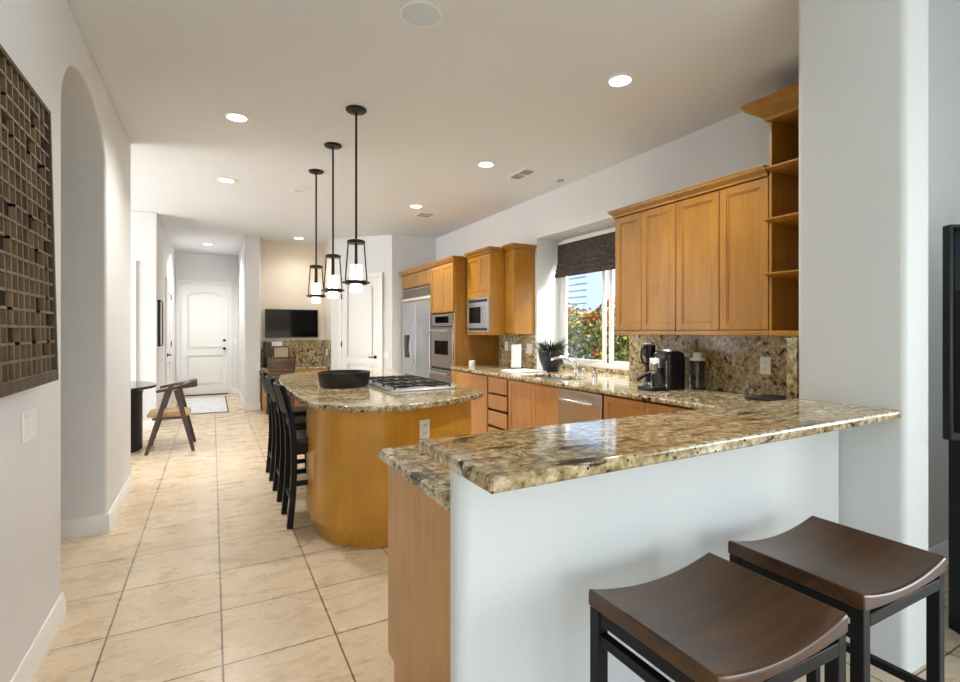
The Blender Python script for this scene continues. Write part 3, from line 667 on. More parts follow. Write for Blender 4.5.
# roman shade
rs = thing('roman_shade', 'dark brown woven roman shade half raised over the sink window', 'blind', (3.84, 4.38, 2.42))
def fold_panel(segs, x0, y0, y1):
    out = [(x0 - b, z) for b, z in segs] + [(x0 - b + 0.012, z) for b, z in reversed(segs)]
    return MB().prism_y(out, y0, y1)
obj('valance', fold_panel([(0.012, 2.46), (0.014, 2.22), (0.022, 2.20)], 3.845, 3.655, 5.115), M_shade, rs)
for k, (zt, zb_) in enumerate(((2.245, 2.165), (2.185, 2.105), (2.125, 2.045))):
    b = 0.02 + 0.016 * k
    obj('fold', fold_panel([(b - 0.014, zt), (b + 0.016, zt - 0.03), (b + 0.022, zb_ + 0.02), (b + 0.014, zb_), (b - 0.012, zb_ + 0.004)], 3.842, 3.655 + 0.004 * k, 5.095 - 0.004 * k), M_shade, rs)
obj('head_rail', MB().box(3.835, 3.895, 3.655, 5.115, 2.462, 2.50), M_trim, rs)

# ------------------------------------------------------------------ things on the right counter
def rnd_blade(cx, cy, z, r, n, length, droop):
    mb = MB()
    for i in range(n):
        a = random.uniform(0, 2 * PI); l = length * random.uniform(0.6, 1.15); dr = droop * random.uniform(0.4, 1.3); w0 = random.uniform(0.004, 0.008)
        sx, sy = cx + r * random.random() * math.cos(a), cy + r * random.random() * math.sin(a); s = Vector((-math.sin(a), math.cos(a), 0)) * w0
        L_, R_ = [], []
        lean = random.uniform(0.25, 1.0)
        for k in range(7):
            t = k / 6; d_ = l * t * (0.35 + 0.65 * lean); p = Vector((sx + d_ * math.cos(a), sy + d_ * math.sin(a), z + l * (t * (1.15 - 0.6 * lean) - dr * t * t)))
            p.x = min(p.x, 3.84); p.y = min(p.y, 5.14)
            q_ = s * (1 - t ** 2) + s * 0.02; L_.append(tuple(p - q_)); R_.append(tuple(p + q_))
        mb.add(L_ + R_, [(k, k + 1, 8 + k, 7 + k) for k in range(6)])
    return mb
pl = thing('potted_plant', 'spiky green plant in a dark blue glazed pot beside the sink', 'plant', (3.53, 4.86, 0.917))
cx, cy = 3.50, 4.80
M_pot = mat('blue_black_glaze', (28, 36, 48), 0.15)
obj('pot', MB().lathe(cx, cy, [(0.001, 0.917), (0.085, 0.917), (0.10, 0.95), (0.135, 1.05), (0.15, 1.13), (0.15, 1.165), (0.138, 1.165), (0.135, 1.12), (0.001, 1.12)], 28), M_pot, pl)
obj('foliage', rnd_blade(cx, cy, 1.11, 0.09, 520, 0.31, 0.5), M_fern, pl)
# espresso machine
em = thing('espresso_machine', 'black espresso machine with a portafilter handle on the worktop', 'coffee machine', (3.25, 2.87, 0.917))
ex, ey = 3.25, 2.88
body = rrect(ex - 0.085, ex + 0.125, ey - 0.10, ey + 0.10, 0.05, 5)
obj('body', MB().loft([[(x, y, 0.9175) for x, y in body], [(x, y, 1.17) for x, y in body], [(ex + 0.02 + (x - ex - 0.02) * 0.93, ey + (y - ey) * 0.93, 1.205) for x, y in body], [(ex + 0.02 + (x - ex - 0.02) * 0.7, ey + (y - ey) * 0.7, 1.222) for x, y in body]]), M_black, em)
for yy in (ey - 0.085, ey + 0.07): obj('chrome_band', MB().box(ex - 0.098, ex - 0.086, yy, yy + 0.007, 0.93, 1.15), M_chrome, em)
obj('group_head', MB().lathe(ex - 0.14, ey, [(0.001, 1.07), (0.036, 1.07), (0.038, 1.13), (0.001, 1.135)], 18).box(ex - 0.14, ex - 0.084, ey - 0.05, ey + 0.05, 1.09, 1.17), M_chrome, em, 0.004)
obj('portafilter', MB().lathe(ex - 0.14, ey, [(0.001, 1.035), (0.02, 1.035), (0.032, 1.048), (0.032, 1.069), (0.001, 1.069)], 16), M_chrome, em)
obj('portafilter_handle', MB().tube([(ex - 0.165, ey + 0.015, 1.055), (ex - 0.20, ey + 0.04, 1.035), (ex - 0.255, ey + 0.075, 0.995)], lambda t: 0.012 + 0.006 * t, 12), M_black, em)
obj('drip_tray', MB().prism(rrect(ex - 0.25, ex - 0.09, ey - 0.09, ey + 0.09, 0.03), 0.918, 0.944), M_black, em, 0.003)
obj('water_tank', MB().prism(rrect(ex + 0.126, ex + 0.17, ey - 0.09, ey + 0.09, 0.02), 0.93, 1.18), M_tint, em)
obj('hopper', MB().prism(rrect(ex - 0.02, ex + 0.08, ey - 0.06, ey + 0.04, 0.02), 1.2225, 1.235), M_chrome, em)
gr = thing('milk_frother', 'tall black and chrome milk frother behind the espresso machine', 'frother', (3.2, 3.02, 0.917))
gx, gy = 3.235, 3.05
obj('body', MB().lathe(gx, gy, [(0.001, 0.9175), (0.05, 0.9175), (0.05, 0.94), (0.036, 0.96), (0.034, 1.16), (0.05, 1.18), (0.05, 1.27), (0.001, 1.275)], 20), M_black, gr)
obj('handle', MB().tube([(gx - 0.045, gy, 1.25), (gx - 0.085, gy, 1.24), (gx - 0.092, gy, 1.17), (gx - 0.07, gy, 1.12), (gx - 0.035, gy, 1.11)], 0.01, 10, (0, 1, 0)), M_black, gr)
obj('lid', MB().lathe(gx, gy, [(0.001, 1.2755), (0.045, 1.2755), (0.042, 1.29), (0.001, 1.294)], 20), M_chrome, gr)
gb = thing('plastic_jug', 'clear plastic jug with a grey lid just right of the espresso machine', 'jug', (3.33, 2.68, 0.917))
jx, jy = 3.41, 2.715
obj('jar', MB().lathe(jx, jy, [(0.001, 0.9175), (0.046, 0.9175), (0.050, 0.95), (0.056, 1.15), (0.053, 1.15), (0.047, 0.955), (0.001, 0.93)], 22), M_tint, gb)
obj('lid', MB().lathe(jx, jy, [(0.001, 1.151), (0.058, 1.151), (0.058, 1.168), (0.034, 1.172), (0.034, 1.212), (0.001, 1.216)], 22), M_white, gb)
obj('collar', MB().lathe(jx, jy, [(0.0585, 1.135), (0.061, 1.135), (0.061, 1.15), (0.0585, 1.15)], 22), M_black, gb)
obj('inner_core', MB().cyl(jx, jy, 0.945, 1.12, 0.012), M_chrome, gb)
tr = obj('serving_tray', MB().box(3.24, 3.50, 1.98, 2.20, 0.9165, 0.934), M_blackmetal, None, 0.005); pset(tr, 'flat black tray lying on the worktop in the corner by the pillar', 'tray')
# paper towel, candle, draining mat
pt = thing('paper_towel', 'upright white paper towel roll under the far wall cabinet', 'paper towel', (3.335, 5.26, 0.917))
obj('stand', MB().lathe(3.335, 5.30, [(0.001, 0.9175), (0.075, 0.9175), (0.075, 0.928), (0.008, 0.93), (0.008, 1.235), (0.001, 1.238)], 20), M_blackmetal, pt)
obj('roll', MB().lathe(3.335, 5.30, [(0.02, 0.934), (0.062, 0.934), (0.062, 1.215), (0.02, 1.215)], 28), M_paper, pt)
ca = obj('candle', MB().lathe(3.06, 5.97, [(0.001, 0.9165), (0.04, 0.9165), (0.042, 0.92), (0.042, 0.985), (0.036, 0.99), (0.034, 0.975), (0.001, 0.975)], 20), M_white); pset(ca, 'small white candle jar on the worktop beside the oven cabinet', 'candle')
cl = obj('dish_towel', MB().prism(rrect(3.00, 3.40, 4.74, 5.10, 0.01), 0.9165, 0.926).prism(rrect(3.03, 3.33, 4.84, 5.06, 0.01), 0.926, 0.936), M_paper, None, 0.004); pset(cl, 'folded white dish towel lying between the towel roll and the sink', 'towel')

# outlets and switches
def plate_x(x, y, z, w_=0.075, h_=0.118, d=-1, name='wall_outlet', label='', toggles=0, group=None, cat='outlet'):
    t = thing(name, label, cat, (x, y, z), group)
    obj('plate', MB().box(x, x + d * 0.006, y - w_ / 2, y + w_ / 2, z - h_ / 2, z + h_ / 2), M_white, t, 0.002)
    m_ = MB()
    if toggles:
        for k in range(toggles):
            yy = y - w_ / 2 + w_ * (k + 0.5) / toggles; obj('rocker', MB().box(x + d * 0.006, x + d * 0.010, yy - 0.017, yy + 0.017, z - 0.034, z + 0.034), M_white, t, 0.001)
    else:
        for dz in (-0.024, 0.024):
            k_ = obj('socket', MB().box(x + d * 0.006, x + d * 0.0085, y - 0.018, y + 0.018, z + dz - 0.016, z + dz + 0.016), M_white, t, 0.001)
            for dy in (-0.0075, 0.0075): obj('slot', MB().box(x + d * 0.0085, x + d * 0.009, y + dy - 0.0015, y + dy + 0.0015, z + dz - 0.006, z + dz + 0.007), M_darkslot, k_)
    return t
plate_x(XR - 0.0225, 2.235, 1.135, 0.078, 0.125, label='white outlet on the granite backsplash near the pillar')
plate_x(XR - 0.0225, 5.86, 1.18, label='white outlet on the backsplash left of the paper towel roll')
plate_x(XR - 0.0225, 5.30, 1.16, 0.12, 0.125, label='wide white switch on the backsplash under the narrow wall cabinet', name='light_switch', toggles=2, cat='switch')
plate_x(XL + 0.0005, 2.58, 1.015, 0.165, 0.118, 1, 'light_switch', 'three rocker white switch on the left wall below the lattice panel', 3, cat='switch')

# ------------------------------------------------------------------ carved lattice panel on the left wall
la = thing('lattice_panel', 'large dark wooden lattice panel hanging on the left wall', 'wall art', (XL, 2.25, 1.17))
ya, yb, za, zb = 1.56, 2.672, 1.18, 2.292
xa, xb_ = XL + 0.002, XL + 0.045
fwid = 0.018
obj('frame', MB().box(xa, xb_ + 0.006, ya, ya + fwid, za, zb).box(xa, xb_ + 0.006, yb - fwid, yb, za, zb).box(xa, xb_ + 0.006, ya + fwid, yb - fwid, za, za + 0.045).box(xa, xb_ + 0.006, ya + fwid, yb - fwid, zb - fwid, zb), M_lattice, la, 0.003)
nc, nr = 18, 18
gy_ = [ya + fwid + (yb - ya - 2 * fwid) * k / nc for k in range(nc + 1)]; gz_ = [za + 0.045 + (zb - za - 0.045 - fwid) * k / nr for k in range(nr + 1)]
bars = MB(); bw = 0.0048
# fret pattern on a 6x6 repeat: H[i][j] keeps the horizontal bar, V the vertical
skipH = {(2, 1), (2, 4), (4, 2), (5, 4)}; skipV = {(2, 2), (3, 4), (5, 3), (4, 1)}
for r in range(1, nr):
    for c in range(nc):
        cc = c % 12; cc = cc if cc < 6 else 11 - cc
        rr_ = r % 12; rr_ = rr_ if rr_ < 6 else 12 - rr_
        if (rr_, cc) in skipH: continue
        bars.box(xb_ - 0.0195, xb_, gy_[c] - bw, gy_[c + 1] + bw, gz_[r] - bw, gz_[r] + bw)
for c in range(1, nc):
    for r in range(nr):
        cc = c % 12; cc = cc if cc < 6 else 12 - cc
        rr_ = r % 12; rr_ = rr_ if rr_ < 6 else 11 - rr_
        if (cc, rr_) in skipV: continue
        bars.box(xb_ - 0.0195, xb_ - 0.001, gy_[c] - bw, gy_[c] + bw, gz_[r] - bw, gz_[r + 1] + bw)
obj('lattice', bars, M_fret, la)
obj('dark_sheet', MB().box(xa, xb_ - 0.020, ya + fwid, yb - fwid, za + 0.045, zb - fwid), mat('gap_shade', (26, 20, 15), 0.8), la)  # dark sheet standing in for shade in the open lattice gaps

la.rotation_euler.y = -0.0225; la.location.x += 0.024      # hangs with its lower edge a little off the wall
# ------------------------------------------------------------------ saddle stools at the bar
def saddle_stool():
    x0, x1, y0, y1, zt = 0.882, 1.358, 0.652, 1.044, 0.702
    t = thing('bar_stool', 'dark wood saddle seat stool nearest the half wall end', 'stool', (1.12, 0.848, 0), 'saddle seat stools at the bar')
    rings = []
    for k in range(17):
        u = k / 16; x = x0 + (x1 - x0) * u; sag = 0.032 * (1 - (2 * u - 1) ** 2); top = zt - sag; bot = zt - 0.045 - sag * 0.45
        rings.append([(x, y0, bot), (x, y1, bot), (x, y1, top - 0.006), (x, y1 - 0.006, top), (x, y0 + 0.006, top), (x, y0, top - 0.006)])
    obj('seat', MB().loft(rings), M_stool, t, 0.004)
    lg = 0.034; i0, i1, j0, j1 = x0 + 0.003, x1 - 0.003, y0 + 0.003, y1 - 0.003
    for X, Y in ((i0, j0), (i1 - lg, j0), (i0, j1 - lg), (i1 - lg, j1 - lg)):
        obj('leg', MB().box(X, X + lg, Y, Y + lg, 0, zt - 0.046), M_blackwood, t, 0.003)
    for y in (j0, j1 - 0.024): obj('apron', MB().box(i0 + lg, i1 - lg, y, y + 0.024, zt - 0.095, zt - 0.062), M_blackwood, t, 0.002)
    for x in (i0 + 0.005, i1 - 0.029):
        obj('apron', MB().box(x, x + 0.024, j0 + lg, j1 - lg, zt - 0.082, zt - 0.048), M_blackwood, t, 0.002)
        obj('rail', MB().box(x, x + 0.024, j0 + lg, j1 - lg, zt - 0.135, zt - 0.108), M_blackwood, t, 0.002)
        obj('stretcher', MB().box(x, x + 0.024, j0 + lg, j1 - lg, 0.275, 0.30), M_blackwood, t, 0.002)
    for y in (j0 + 0.005, j1 - 0.029): obj('stretcher', MB().box(i0 + lg, i1 - lg, y, y + 0.024, 0.17, 0.20), M_blackwood, t, 0.002)
    return t
s1 = saddle_stool()
dup(s1, (0.607, 0.026, 0), 'dark wood saddle seat stool closest to the white pillar')

# ------------------------------------------------------------------ island
it = [(0.62, 5.62), (0.535, 4.9), (0.53, 4.3), (0.53, 3.85), (0.538, 3.60), (0.56, 3.40), (0.615, 3.24), (0.74, 3.09), (0.88, 3.02), (1.03, 2.988), (1.18, 3.01), (1.33, 3.055), (1.48, 3.12), (1.63, 3.20), (1.755, 3.29), (1.825, 3.375), (1.855, 3.50), (1.86, 3.70)]
isl_out = spline(it, 5) + [(1.86, 5.60)] + arc(1.61, 5.60, 0.25, 0, 60, 5) + spline([(1.66, 5.835), (1.3, 5.87), (1.0, 5.86), (0.75, 5.78), (0.62, 5.62)], 5)[1:-1]
isl = thing('kitchen_island', 'island with a curved honey wood front and brown granite top', 'island', (1.2, 4.4, 0))
slab('granite_top', isl_out, [], 0.885, 0.925, M_granx, 0.012, isl)
fr_ = [(0.600, 3.80), (0.602, 3.65), (0.625, 3.46), (0.685, 3.31), (0.775, 3.205), (0.88, 3.13), (1.0, 3.09), (1.15, 3.09), (1.33, 3.135), (1.5, 3.205), (1.64, 3.29), (1.735, 3.40), (1.765, 3.53), (1.77, 3.80)]
obj('curved_front', MB().prism(spline(fr_, 5), 0.10, 0.884), M_isl, isl)
def inset(pts, d): return [(x + (1.18 - x) * d / max(0.3, math.hypot(x - 1.18, y - 3.8)), y + (3.8 - y) * d / max(0.3, math.hypot(x - 1.18, y - 3.8))) for x, y in pts]
obj('toe_kick', MB().prism(inset(spline(fr_, 5), 0.03), 0.0, 0.0995), M_isl, isl)
obj('body', MB().box(0.90, 1.77, 3.801, 5.60, 0.10, 0.884).box(0.93, 1.72, 3.801, 5.57, 0, 0.0995), M_isl, isl)
for k in range(3): obj('door', shaker_x(1.791, 3.83 + k * 0.59, 4.40 + k * 0.59, 0.115, 0.862, d=1), M_isl, isl, 0.003)
# outlet on the island face
io = thing('wall_outlet', 'white outlet set in the curved wooden island front', 'outlet', (1.238, 3.1065, 0.735))
obj('plate', MB().box(-0.002, 0.006, -0.039, 0.039, -0.062, 0.062).xf(Matrix.Translation((1.238, 3.1065, 0.735)) @ Matrix.Rotation(-PI / 2 + 0.22, 4, 'Z')), M_white, io, 0.002)
iom = Matrix.Translation((1.238, 3.1065, 0.735)) @ Matrix.Rotation(-PI / 2 + 0.22, 4, 'Z')
for dz in (-0.026, 0.026):
    k_ = obj('socket', MB().box(0.006, 0.009, -0.018, 0.018, dz - 0.016, dz + 0.016).xf(iom), M_white, io, 0.002)
    for dy in (-0.008, 0.008): obj('slot', MB().box(0.009, 0.0095, dy - 0.002, dy + 0.002, dz - 0.006, dz + 0.008).xf(iom), M_darkslot, k_)
# cooktop
ck = thing('cooktop', 'stainless gas cooktop with black grates on the island', 'cooktop', (1.45, 4.07, 0.926))
kx0, kx1, ky0, ky1 = 1.18, 1.71, 3.62, 4.54
obj('tray', MB().prism(rrect(kx0, kx1, ky0, ky1, 0.015), 0.9255, 0.940), M_steel, ck, 0.003)
for j in range(3):
    a, b = ky0 + 0.03 + j * 0.288, ky0 + 0.03 + j * 0.288 + 0.28
    g = MB(); x0, x1 = kx0 + 0.03, kx1 - 0.03; zt = 0.968
    for x in (x0, x1 - 0.012): g.box(x, x + 0.012, a, b, zt - 0.012, zt)
    for y in (a, b - 0.012): g.box(x0, x1, y, y + 0.012, zt - 0.012, zt)
    for k in range(1, 5): g.box(x0 + (x1 - x0) * k / 5 - 0.005, x0 + (x1 - x0) * k / 5 + 0.005, a, b, zt - 0.010, zt + 0.002)
    g.box(x0, x1, (a + b) / 2 - 0.005, (a + b) / 2 + 0.005, zt - 0.010, zt + 0.002)
    for x in (x0, x1 - 0.012):
        for y in (a, b - 0.012): g.box(x, x + 0.012, y, y + 0.012, 0.9405, zt - 0.012)
    obj('grate', g, M_blackmetal, ck, 0.002)
    for x in (kx0 + 0.15, kx1 - 0.15):
        if j == 1 and x > kx0 + 0.2: continue
        obj('burner', MB().lathe(x if j != 1 else (kx0 + kx1) / 2, (a + b) / 2, [(0.001, 0.9405), (0.05, 0.9405), (0.05, 0.948), (0.034, 0.95), (0.034, 0.956), (0.001, 0.957)], 18), M_blackmetal, ck)
# black bowl
bo = obj('bowl', MB().lathe(0.972, 4.24, [(0.001, 0.9255), (0.188, 0.9255), (0.2, 0.94), (0.214, 1.03), (0.216, 1.045), (0.206, 1.045), (0.19, 0.95), (0.001, 0.945)], 40), mat('carved_black_wood', (24, 21, 21), 0.4))
bump(bo.data.materials[0], 30, 0.5, 0.006, 2); pset(bo, 'wide shallow black bowl on the island top', 'bowl')

# counter stools along the island
def counter_stool():
    t = thing('counter_stool', 'black wooden counter stool nearest the camera at the island', 'stool', (0.63, 3.895, 0), 'black counter stools along the island')
    ya_, yb_ = 3.72, 4.07; P = 0.034
    for y in (ya_ + P / 2, yb_ - P / 2):
        path = [(0.478, y, 0), (0.497, y, 0.2), (0.507, y, 0.4), (0.505, y, 0.6), (0.487, y, 0.78), (0.452, y, 0.92), (0.425, y, 1.0)]
        obj('leg', MB().sweep(path, lambda u: [(-P / 2, -0.021 + 0.006 * u), (P / 2, -0.021 + 0.006 * u), (P / 2, 0.021 - 0.006 * u), (-P / 2, 0.021 - 0.006 * u)], (0, 1, 0)) if False else MB().bar(path, 0.04, P, (0, 1, 0)), M_blackwood, t, 0.003)
    for y in (ya_ + P / 2, yb_ - P / 2): obj('leg', MB().bar([(0.842, y, 0), (0.832, y, 0.56)], P, P, (0, 1, 0)), M_blackwood, t, 0.003)
    # curved back panel
    r = []
    for k in range(9):
        u = k / 8; y = ya_ + 0.0 + (yb_ - ya_) * u; bx = -0.028 * math.sin(PI * u)
        r.append([(0.487 + bx, y, 0.80), (0.467 + bx, y, 0.80), (0.414 + bx, y, 1.005), (0.430 + bx, y, 1.012)])
    obj('backrest', MB().loft(r), M_blackwood, t, 0.003)
    r = []
    for k in range(7):
        u = k / 6; y = ya_ + P + (yb_ - ya_ - 2 * P) * u; bx = -0.012 * math.sin(PI * u)
        r.append([(0.512 + bx, y, 0.70), (0.494 + bx, y, 0.70), (0.486 + bx, y, 0.745), (0.504 + bx, y, 0.745)])
    obj('back_slat', MB().loft(r), M_blackwood, t, 0.002)
    obj('seat', MB().prism(rrect(0.515, 0.87, ya_ - 0.01, yb_ + 0.01, 0.03), 0.585, 0.625), M_seatpad, t, 0.012)
    obj('seat_frame', MB().box(0.527, 0.815, ya_ + 0.004, ya_ + 0.026, 0.525, 0.584).box(0.527, 0.815, yb_ - 0.026, yb_ - 0.004, 0.525, 0.584).box(0.522, 0.545, ya_ + P, yb_ - P, 0.525, 0.584), M_blackwood, t)
    for z, k in ((0.20, 0), (0.30, 1)):
        if k == 0: obj('stretcher', MB().box(0.487, 0.509, ya_ + P, yb_ - P, 0.17, 0.205), M_blackwood, t, 0.002); obj('stretcher', MB().box(0.828, 0.85, ya_ + P, yb_ - P, 0.20, 0.235), M_blackwood, t, 0.002)
        else:
            for y in (ya_ + 0.006, yb_ - 0.028): obj('stretcher', MB().box(0.515, 0.825, y, y + 0.022, 0.29, 0.325), M_blackwood, t, 0.002)
    return t
cs = counter_stool()
dup(cs, (0, 0.627, 0), 'black wooden counter stool in the middle of the island row')
dup(cs, (0, 1.265, 0), 'black wooden counter stool at the far end of the island row')

# ------------------------------------------------------------------ pendants over the island
def pendant(y, label):
    x = 0.952
    t = thing('pendant_light', label, 'pendant light', (x, y, H), 'lantern pendants over the island')
    obj('canopy', MB().lathe(x, y, [(0.001, H - 0.001), (0.076, H - 0.001), (0.078, H - 0.008), (0.07, H - 0.018), (0.02, H - 0.026), (0.001, H - 0.028)], 28), M_bronze, t)
    obj('rod', MB().cyl(x, y, 2.074, H - 0.026, 0.0085, 12), M_bronze, t)
    obj('cap', MB().lathe(x, y, [(0.001, 2.074), (0.02, 2.074), (0.055, 2.066), (0.066, 2.062), (0.068, 2.045), (0.062, 2.040), (0.001, 2.040)], 24), M_bronze, t)
    obj('socket_stem', MB().cyl(x, y, 1.8805, 2.0395, 0.0075, 10), M_bronze, t)
    for k in range(4):
        a = PI / 4 + k * PI / 2 + 0.45; c, s = math.cos(a), math.sin(a)
        obj('strut', MB().bar([(x + 0.058 * c, y + 0.058 * s, 2.045), (x + 0.080 * c, y + 0.080 * s, 1.748)], 0.009, 0.009, (c, s, 0.01)), M_bronze, t)
        
    obj('ring', MB().lathe(x, y, [(0.0655, 1.735), (0.082, 1.735), (0.085, 1.741), (0.085, 1.757), (0.082, 1.762), (0.0655, 1.762), (0.0655, 1.735)], 28), M_bronze, t)
    kn = MB()
    for k in range(4):
        a = PI / 4 + k * PI / 2 + 0.45; c, s = math.cos(a), math.sin(a); kn.lathe(x + 0.092 * c, y + 0.092 * s, [(0.001, 1.740), (0.008, 1.743), (0.009, 1.7485), (0.008, 1.754), (0.001, 1.757)], 10)
    obj('knob', kn, M_bronze, t)
    obj('lamp_shade', MB().lathe(x, y, [(0.001, 1.676), (0.041, 1.678), (0.043, 1.684), (0.043, 1.88), (0.001, 1.88)], 24), M_opal, t)
    return t
pendant(3.764, 'lantern pendant nearest the camera, the longest of the three over the island')
pendant(4.585, 'lantern pendant hanging between the other two over the island')
pendant(5.413, 'lantern pendant farthest from the camera over the island')

# ------------------------------------------------------------------ ceiling lights, speakers, vents
def downlight(x, y, label, e=1.0):
    t = thing('ceiling_light', label, 'ceiling light', (x, y, H), 'recessed ceiling lights')
    obj('trim_ring', MB().lathe(x, y, [(0.068, H - 0.0005), (0.095, H - 0.0005), (0.093, H - 0.006), (0.07, H - 0.009), (0.068, H - 0.0005)], 32), M_white, t)
    obj('lens', MB().lathe(x, y, [(0.001, H - 0.001), (0.0675, H - 0.001), (0.0675, H - 0.004), (0.001, H - 0.005)], 28), M_bulb, t)
    l = lamp('downlight_lamp', 'SPOT', (x, y, H - 0.03), LIGHT_E * 4 * e, (1.0, 0.965, 0.92), spot_size=math.radians(150), spot_blend=0.9, shadow_soft_size=0.065); attach(l, t)
for x, y, lb, e in ((0.168, 4.336, 'recessed light in the ceiling just past the arched opening', 1), (0.141, 6.197, 'recessed light in the ceiling second along the walkway from the arch', 1), (-0.08, 10.93, 'recessed light in the ceiling of the hall before the far door', 1.4),
                 (2.386, 2.502, 'large bright recessed light nearest the pillar and upper cabinets', 1.0), (2.406, 4.389, 'recessed light in the ceiling next to the rectangular vent', 1), (2.392, 6.302, 'recessed light in the ceiling near the tall oven cabinet', 1), (1.367, 9.456, 'recessed light in the ceiling over the desk niche', 0.3)):
    downlight(x, y, lb, e)
def ceiling_speaker(x, y, r, label):
    t = thing('ceiling_speaker', label, 'speaker', (x, y, H))
    obj('rim', MB().lathe(x, y, [(r * 0.88, H - 0.0005), (r, H - 0.0005), (r, H - 0.006), (r * 0.9, H - 0.009), (r * 0.88, H - 0.0005)], 40), M_white, t)
    obj('grille', MB().lathe(x, y, [(0.001, H - 0.0005), (r * 0.875, H - 0.0005), (r * 0.875, H - 0.005), (0.001, H - 0.006)], 40), M_speak, t)
ceiling_speaker(0.966, 2.473, 0.113, 'large round grey speaker grille in the ceiling nearest the camera')
ceiling_speaker(0.936, 6.171, 0.113, 'round pale ceiling speaker behind the pendants')
def vent(x, y, wx, wy, label, blank=False):
    t = thing('ceiling_vent', label, 'vent', (x, y, H))
    obj('frame', MB().box(x - wx, x - wx + 0.02, y - wy, y + wy, H - 0.008, H - 0.0005).box(x + wx - 0.02, x + wx, y - wy, y + wy, H - 0.008, H - 0.0005).box(x - wx + 0.02, x + wx - 0.02, y - wy, y - wy + 0.02, H - 0.008, H - 0.0005).box(x - wx + 0.02, x + wx - 0.02, y + wy - 0.02, y + wy, H - 0.008, H - 0.0005).box(x - wx + 0.02, x + wx - 0.02, y - 0.01, y + 0.01, H - 0.008, H - 0.0005), M_white, t)
    s_ = MB(); n = int((2 * wx - 0.04) / 0.02)
    for k in range(n): s_.box(x - wx + 0.024 + k * 0.02, x - wx + 0.036 + k * 0.02, y - wy + 0.02, y - 0.01, H - 0.006, H - 0.001).box(x - wx + 0.024 + k * 0.02, x - wx + 0.036 + k * 0.02, y + 0.01, y + wy - 0.02, H - 0.006, H - 0.001)
    obj('louvres', s_, M_gap, t)
    obj('dark_sheet', MB().box(x - wx + 0.02, x + wx - 0.02, y - wy + 0.02, y + wy - 0.02, H - 0.0009, H - 0.0004), M_darkslot, t)
vent(2.90, 4.49, 0.085, 0.18, 'white rectangular air vent in the ceiling near the window')
vent(2.69, 6.73, 0.12, 0.12, 'small square air vent in the ceiling near the tall cabinets')
sd_ = thing('smoke_detector', 'small white detector on the ceiling near the right wall', 'detector', (3.36, 4.44, H))
obj('base', MB().lathe(3.36, 4.44, [(0.001, H - 0.0005), (0.06, H - 0.0005), (0.06, H - 0.012), (0.001, H - 0.012)], 24), M_white, sd_)
obj('cover', MB().lathe(3.36, 4.44, [(0.001, H - 0.0125), (0.045, H - 0.0125), (0.04, H - 0.025), (0.001, H - 0.027)], 24), M_gap, sd_)

# ------------------------------------------------------------------ desk niche: television, desk, backsplash, chair
tv = thing('television', 'black flat television on the niche wall above the desk', 'television', (1.32, 10.04, 1.26))
obj('housing', MB().box(0.855, 1.79, 9.985, 10.03, 1.262, 1.79), M_black, tv, 0.006)
obj('screen', MB().box(0.87, 1.775, 9.981, 9.9845, 1.285, 1.775), M_screen, tv)
obj('wall_mount', MB().box(1.15, 1.5, 10.03, 10.049, 1.4, 1.65), M_blackmetal, tv)
db = thing('desk_backsplash', 'granite backsplash slabs around the desk niche under the television', 'backsplash', (1.3, 10.04, 0.735))
obj('slab', MB().box(0.75, 1.885, 10.028, 10.049, 0.735, 1.215), M_gran, db); obj('slab', MB().box(1.888, 1.908, 9.36, 10.049, 0.735, 1.215), M_gran, db)
dk = thing('desk', 'built-in desk with a granite top and pale wood side in the niche', 'desk', (1.3, 9.75, 0))
slab('granite_top', [(0.750, 9.44), (1.885, 9.44), (1.885, 10.026), (0.750, 10.026)], [], 0.695, 0.733, M_gran, 0.01, dk)
obj('side_panel', MB().box(0.765, 0.84, 9.46, 10.02, 0, 0.694), M_desk, dk, 0.003); obj('side_panel', MB().box(1.83, 1.88, 9.46, 10.02, 0, 0.694), M_desk, dk, 0.003)
obj('drawer', MB().box(0.845, 1.825, 9.48, 9.50, 0.58, 0.69), M_desk, dk, 0.003)
obj('back_panel', MB().box(0.84, 1.83, 9.98, 10.0, 0.0, 0.69), M_desk, dk)
plate_x(1.887, 9.62, 0.99, label='narrow white outlet on the side granite of the desk niche')
fp = thing('picture_frame', 'small framed picture leaning on the desk under the television', 'picture', (1.15, 9.95, 0.734))
obj('frame', MB().box(0.985, 1.265, 9.95, 9.965, 0.82, 1.10).box(1.00, 1.25, 9.965, 9.99, 0.734, 0.82), M_walnut, fp); obj('print', MB().box(1.005, 1.245, 9.947, 9.951, 0.84, 1.08), mat('aged_print', (196, 180, 150), 0.7), fp)
nb = obj('paper_note', MB().box(0.96, 1.14, 9.93, 9.945, 1.11, 1.19).box(1.03, 1.05, 9.945, 10.02, 1.12, 1.14), M_paper); pset(nb, 'white paper card above the small framed picture', 'card')
ph = thing('desk_speaker', 'dark grey upright speaker unit at the left end of the desk', 'speaker', (0.9, 9.9, 0.734))
obj('body', MB().box(0.82, 0.94, 9.86, 9.98, 0.734, 1.19), mat('charcoal_plastic', (66, 64, 64), 0.5), ph, 0.03); obj('front_box', MB().box(0.84, 0.96, 9.80, 9.859, 0.734, 0.93), M_black, ph, 0.01)
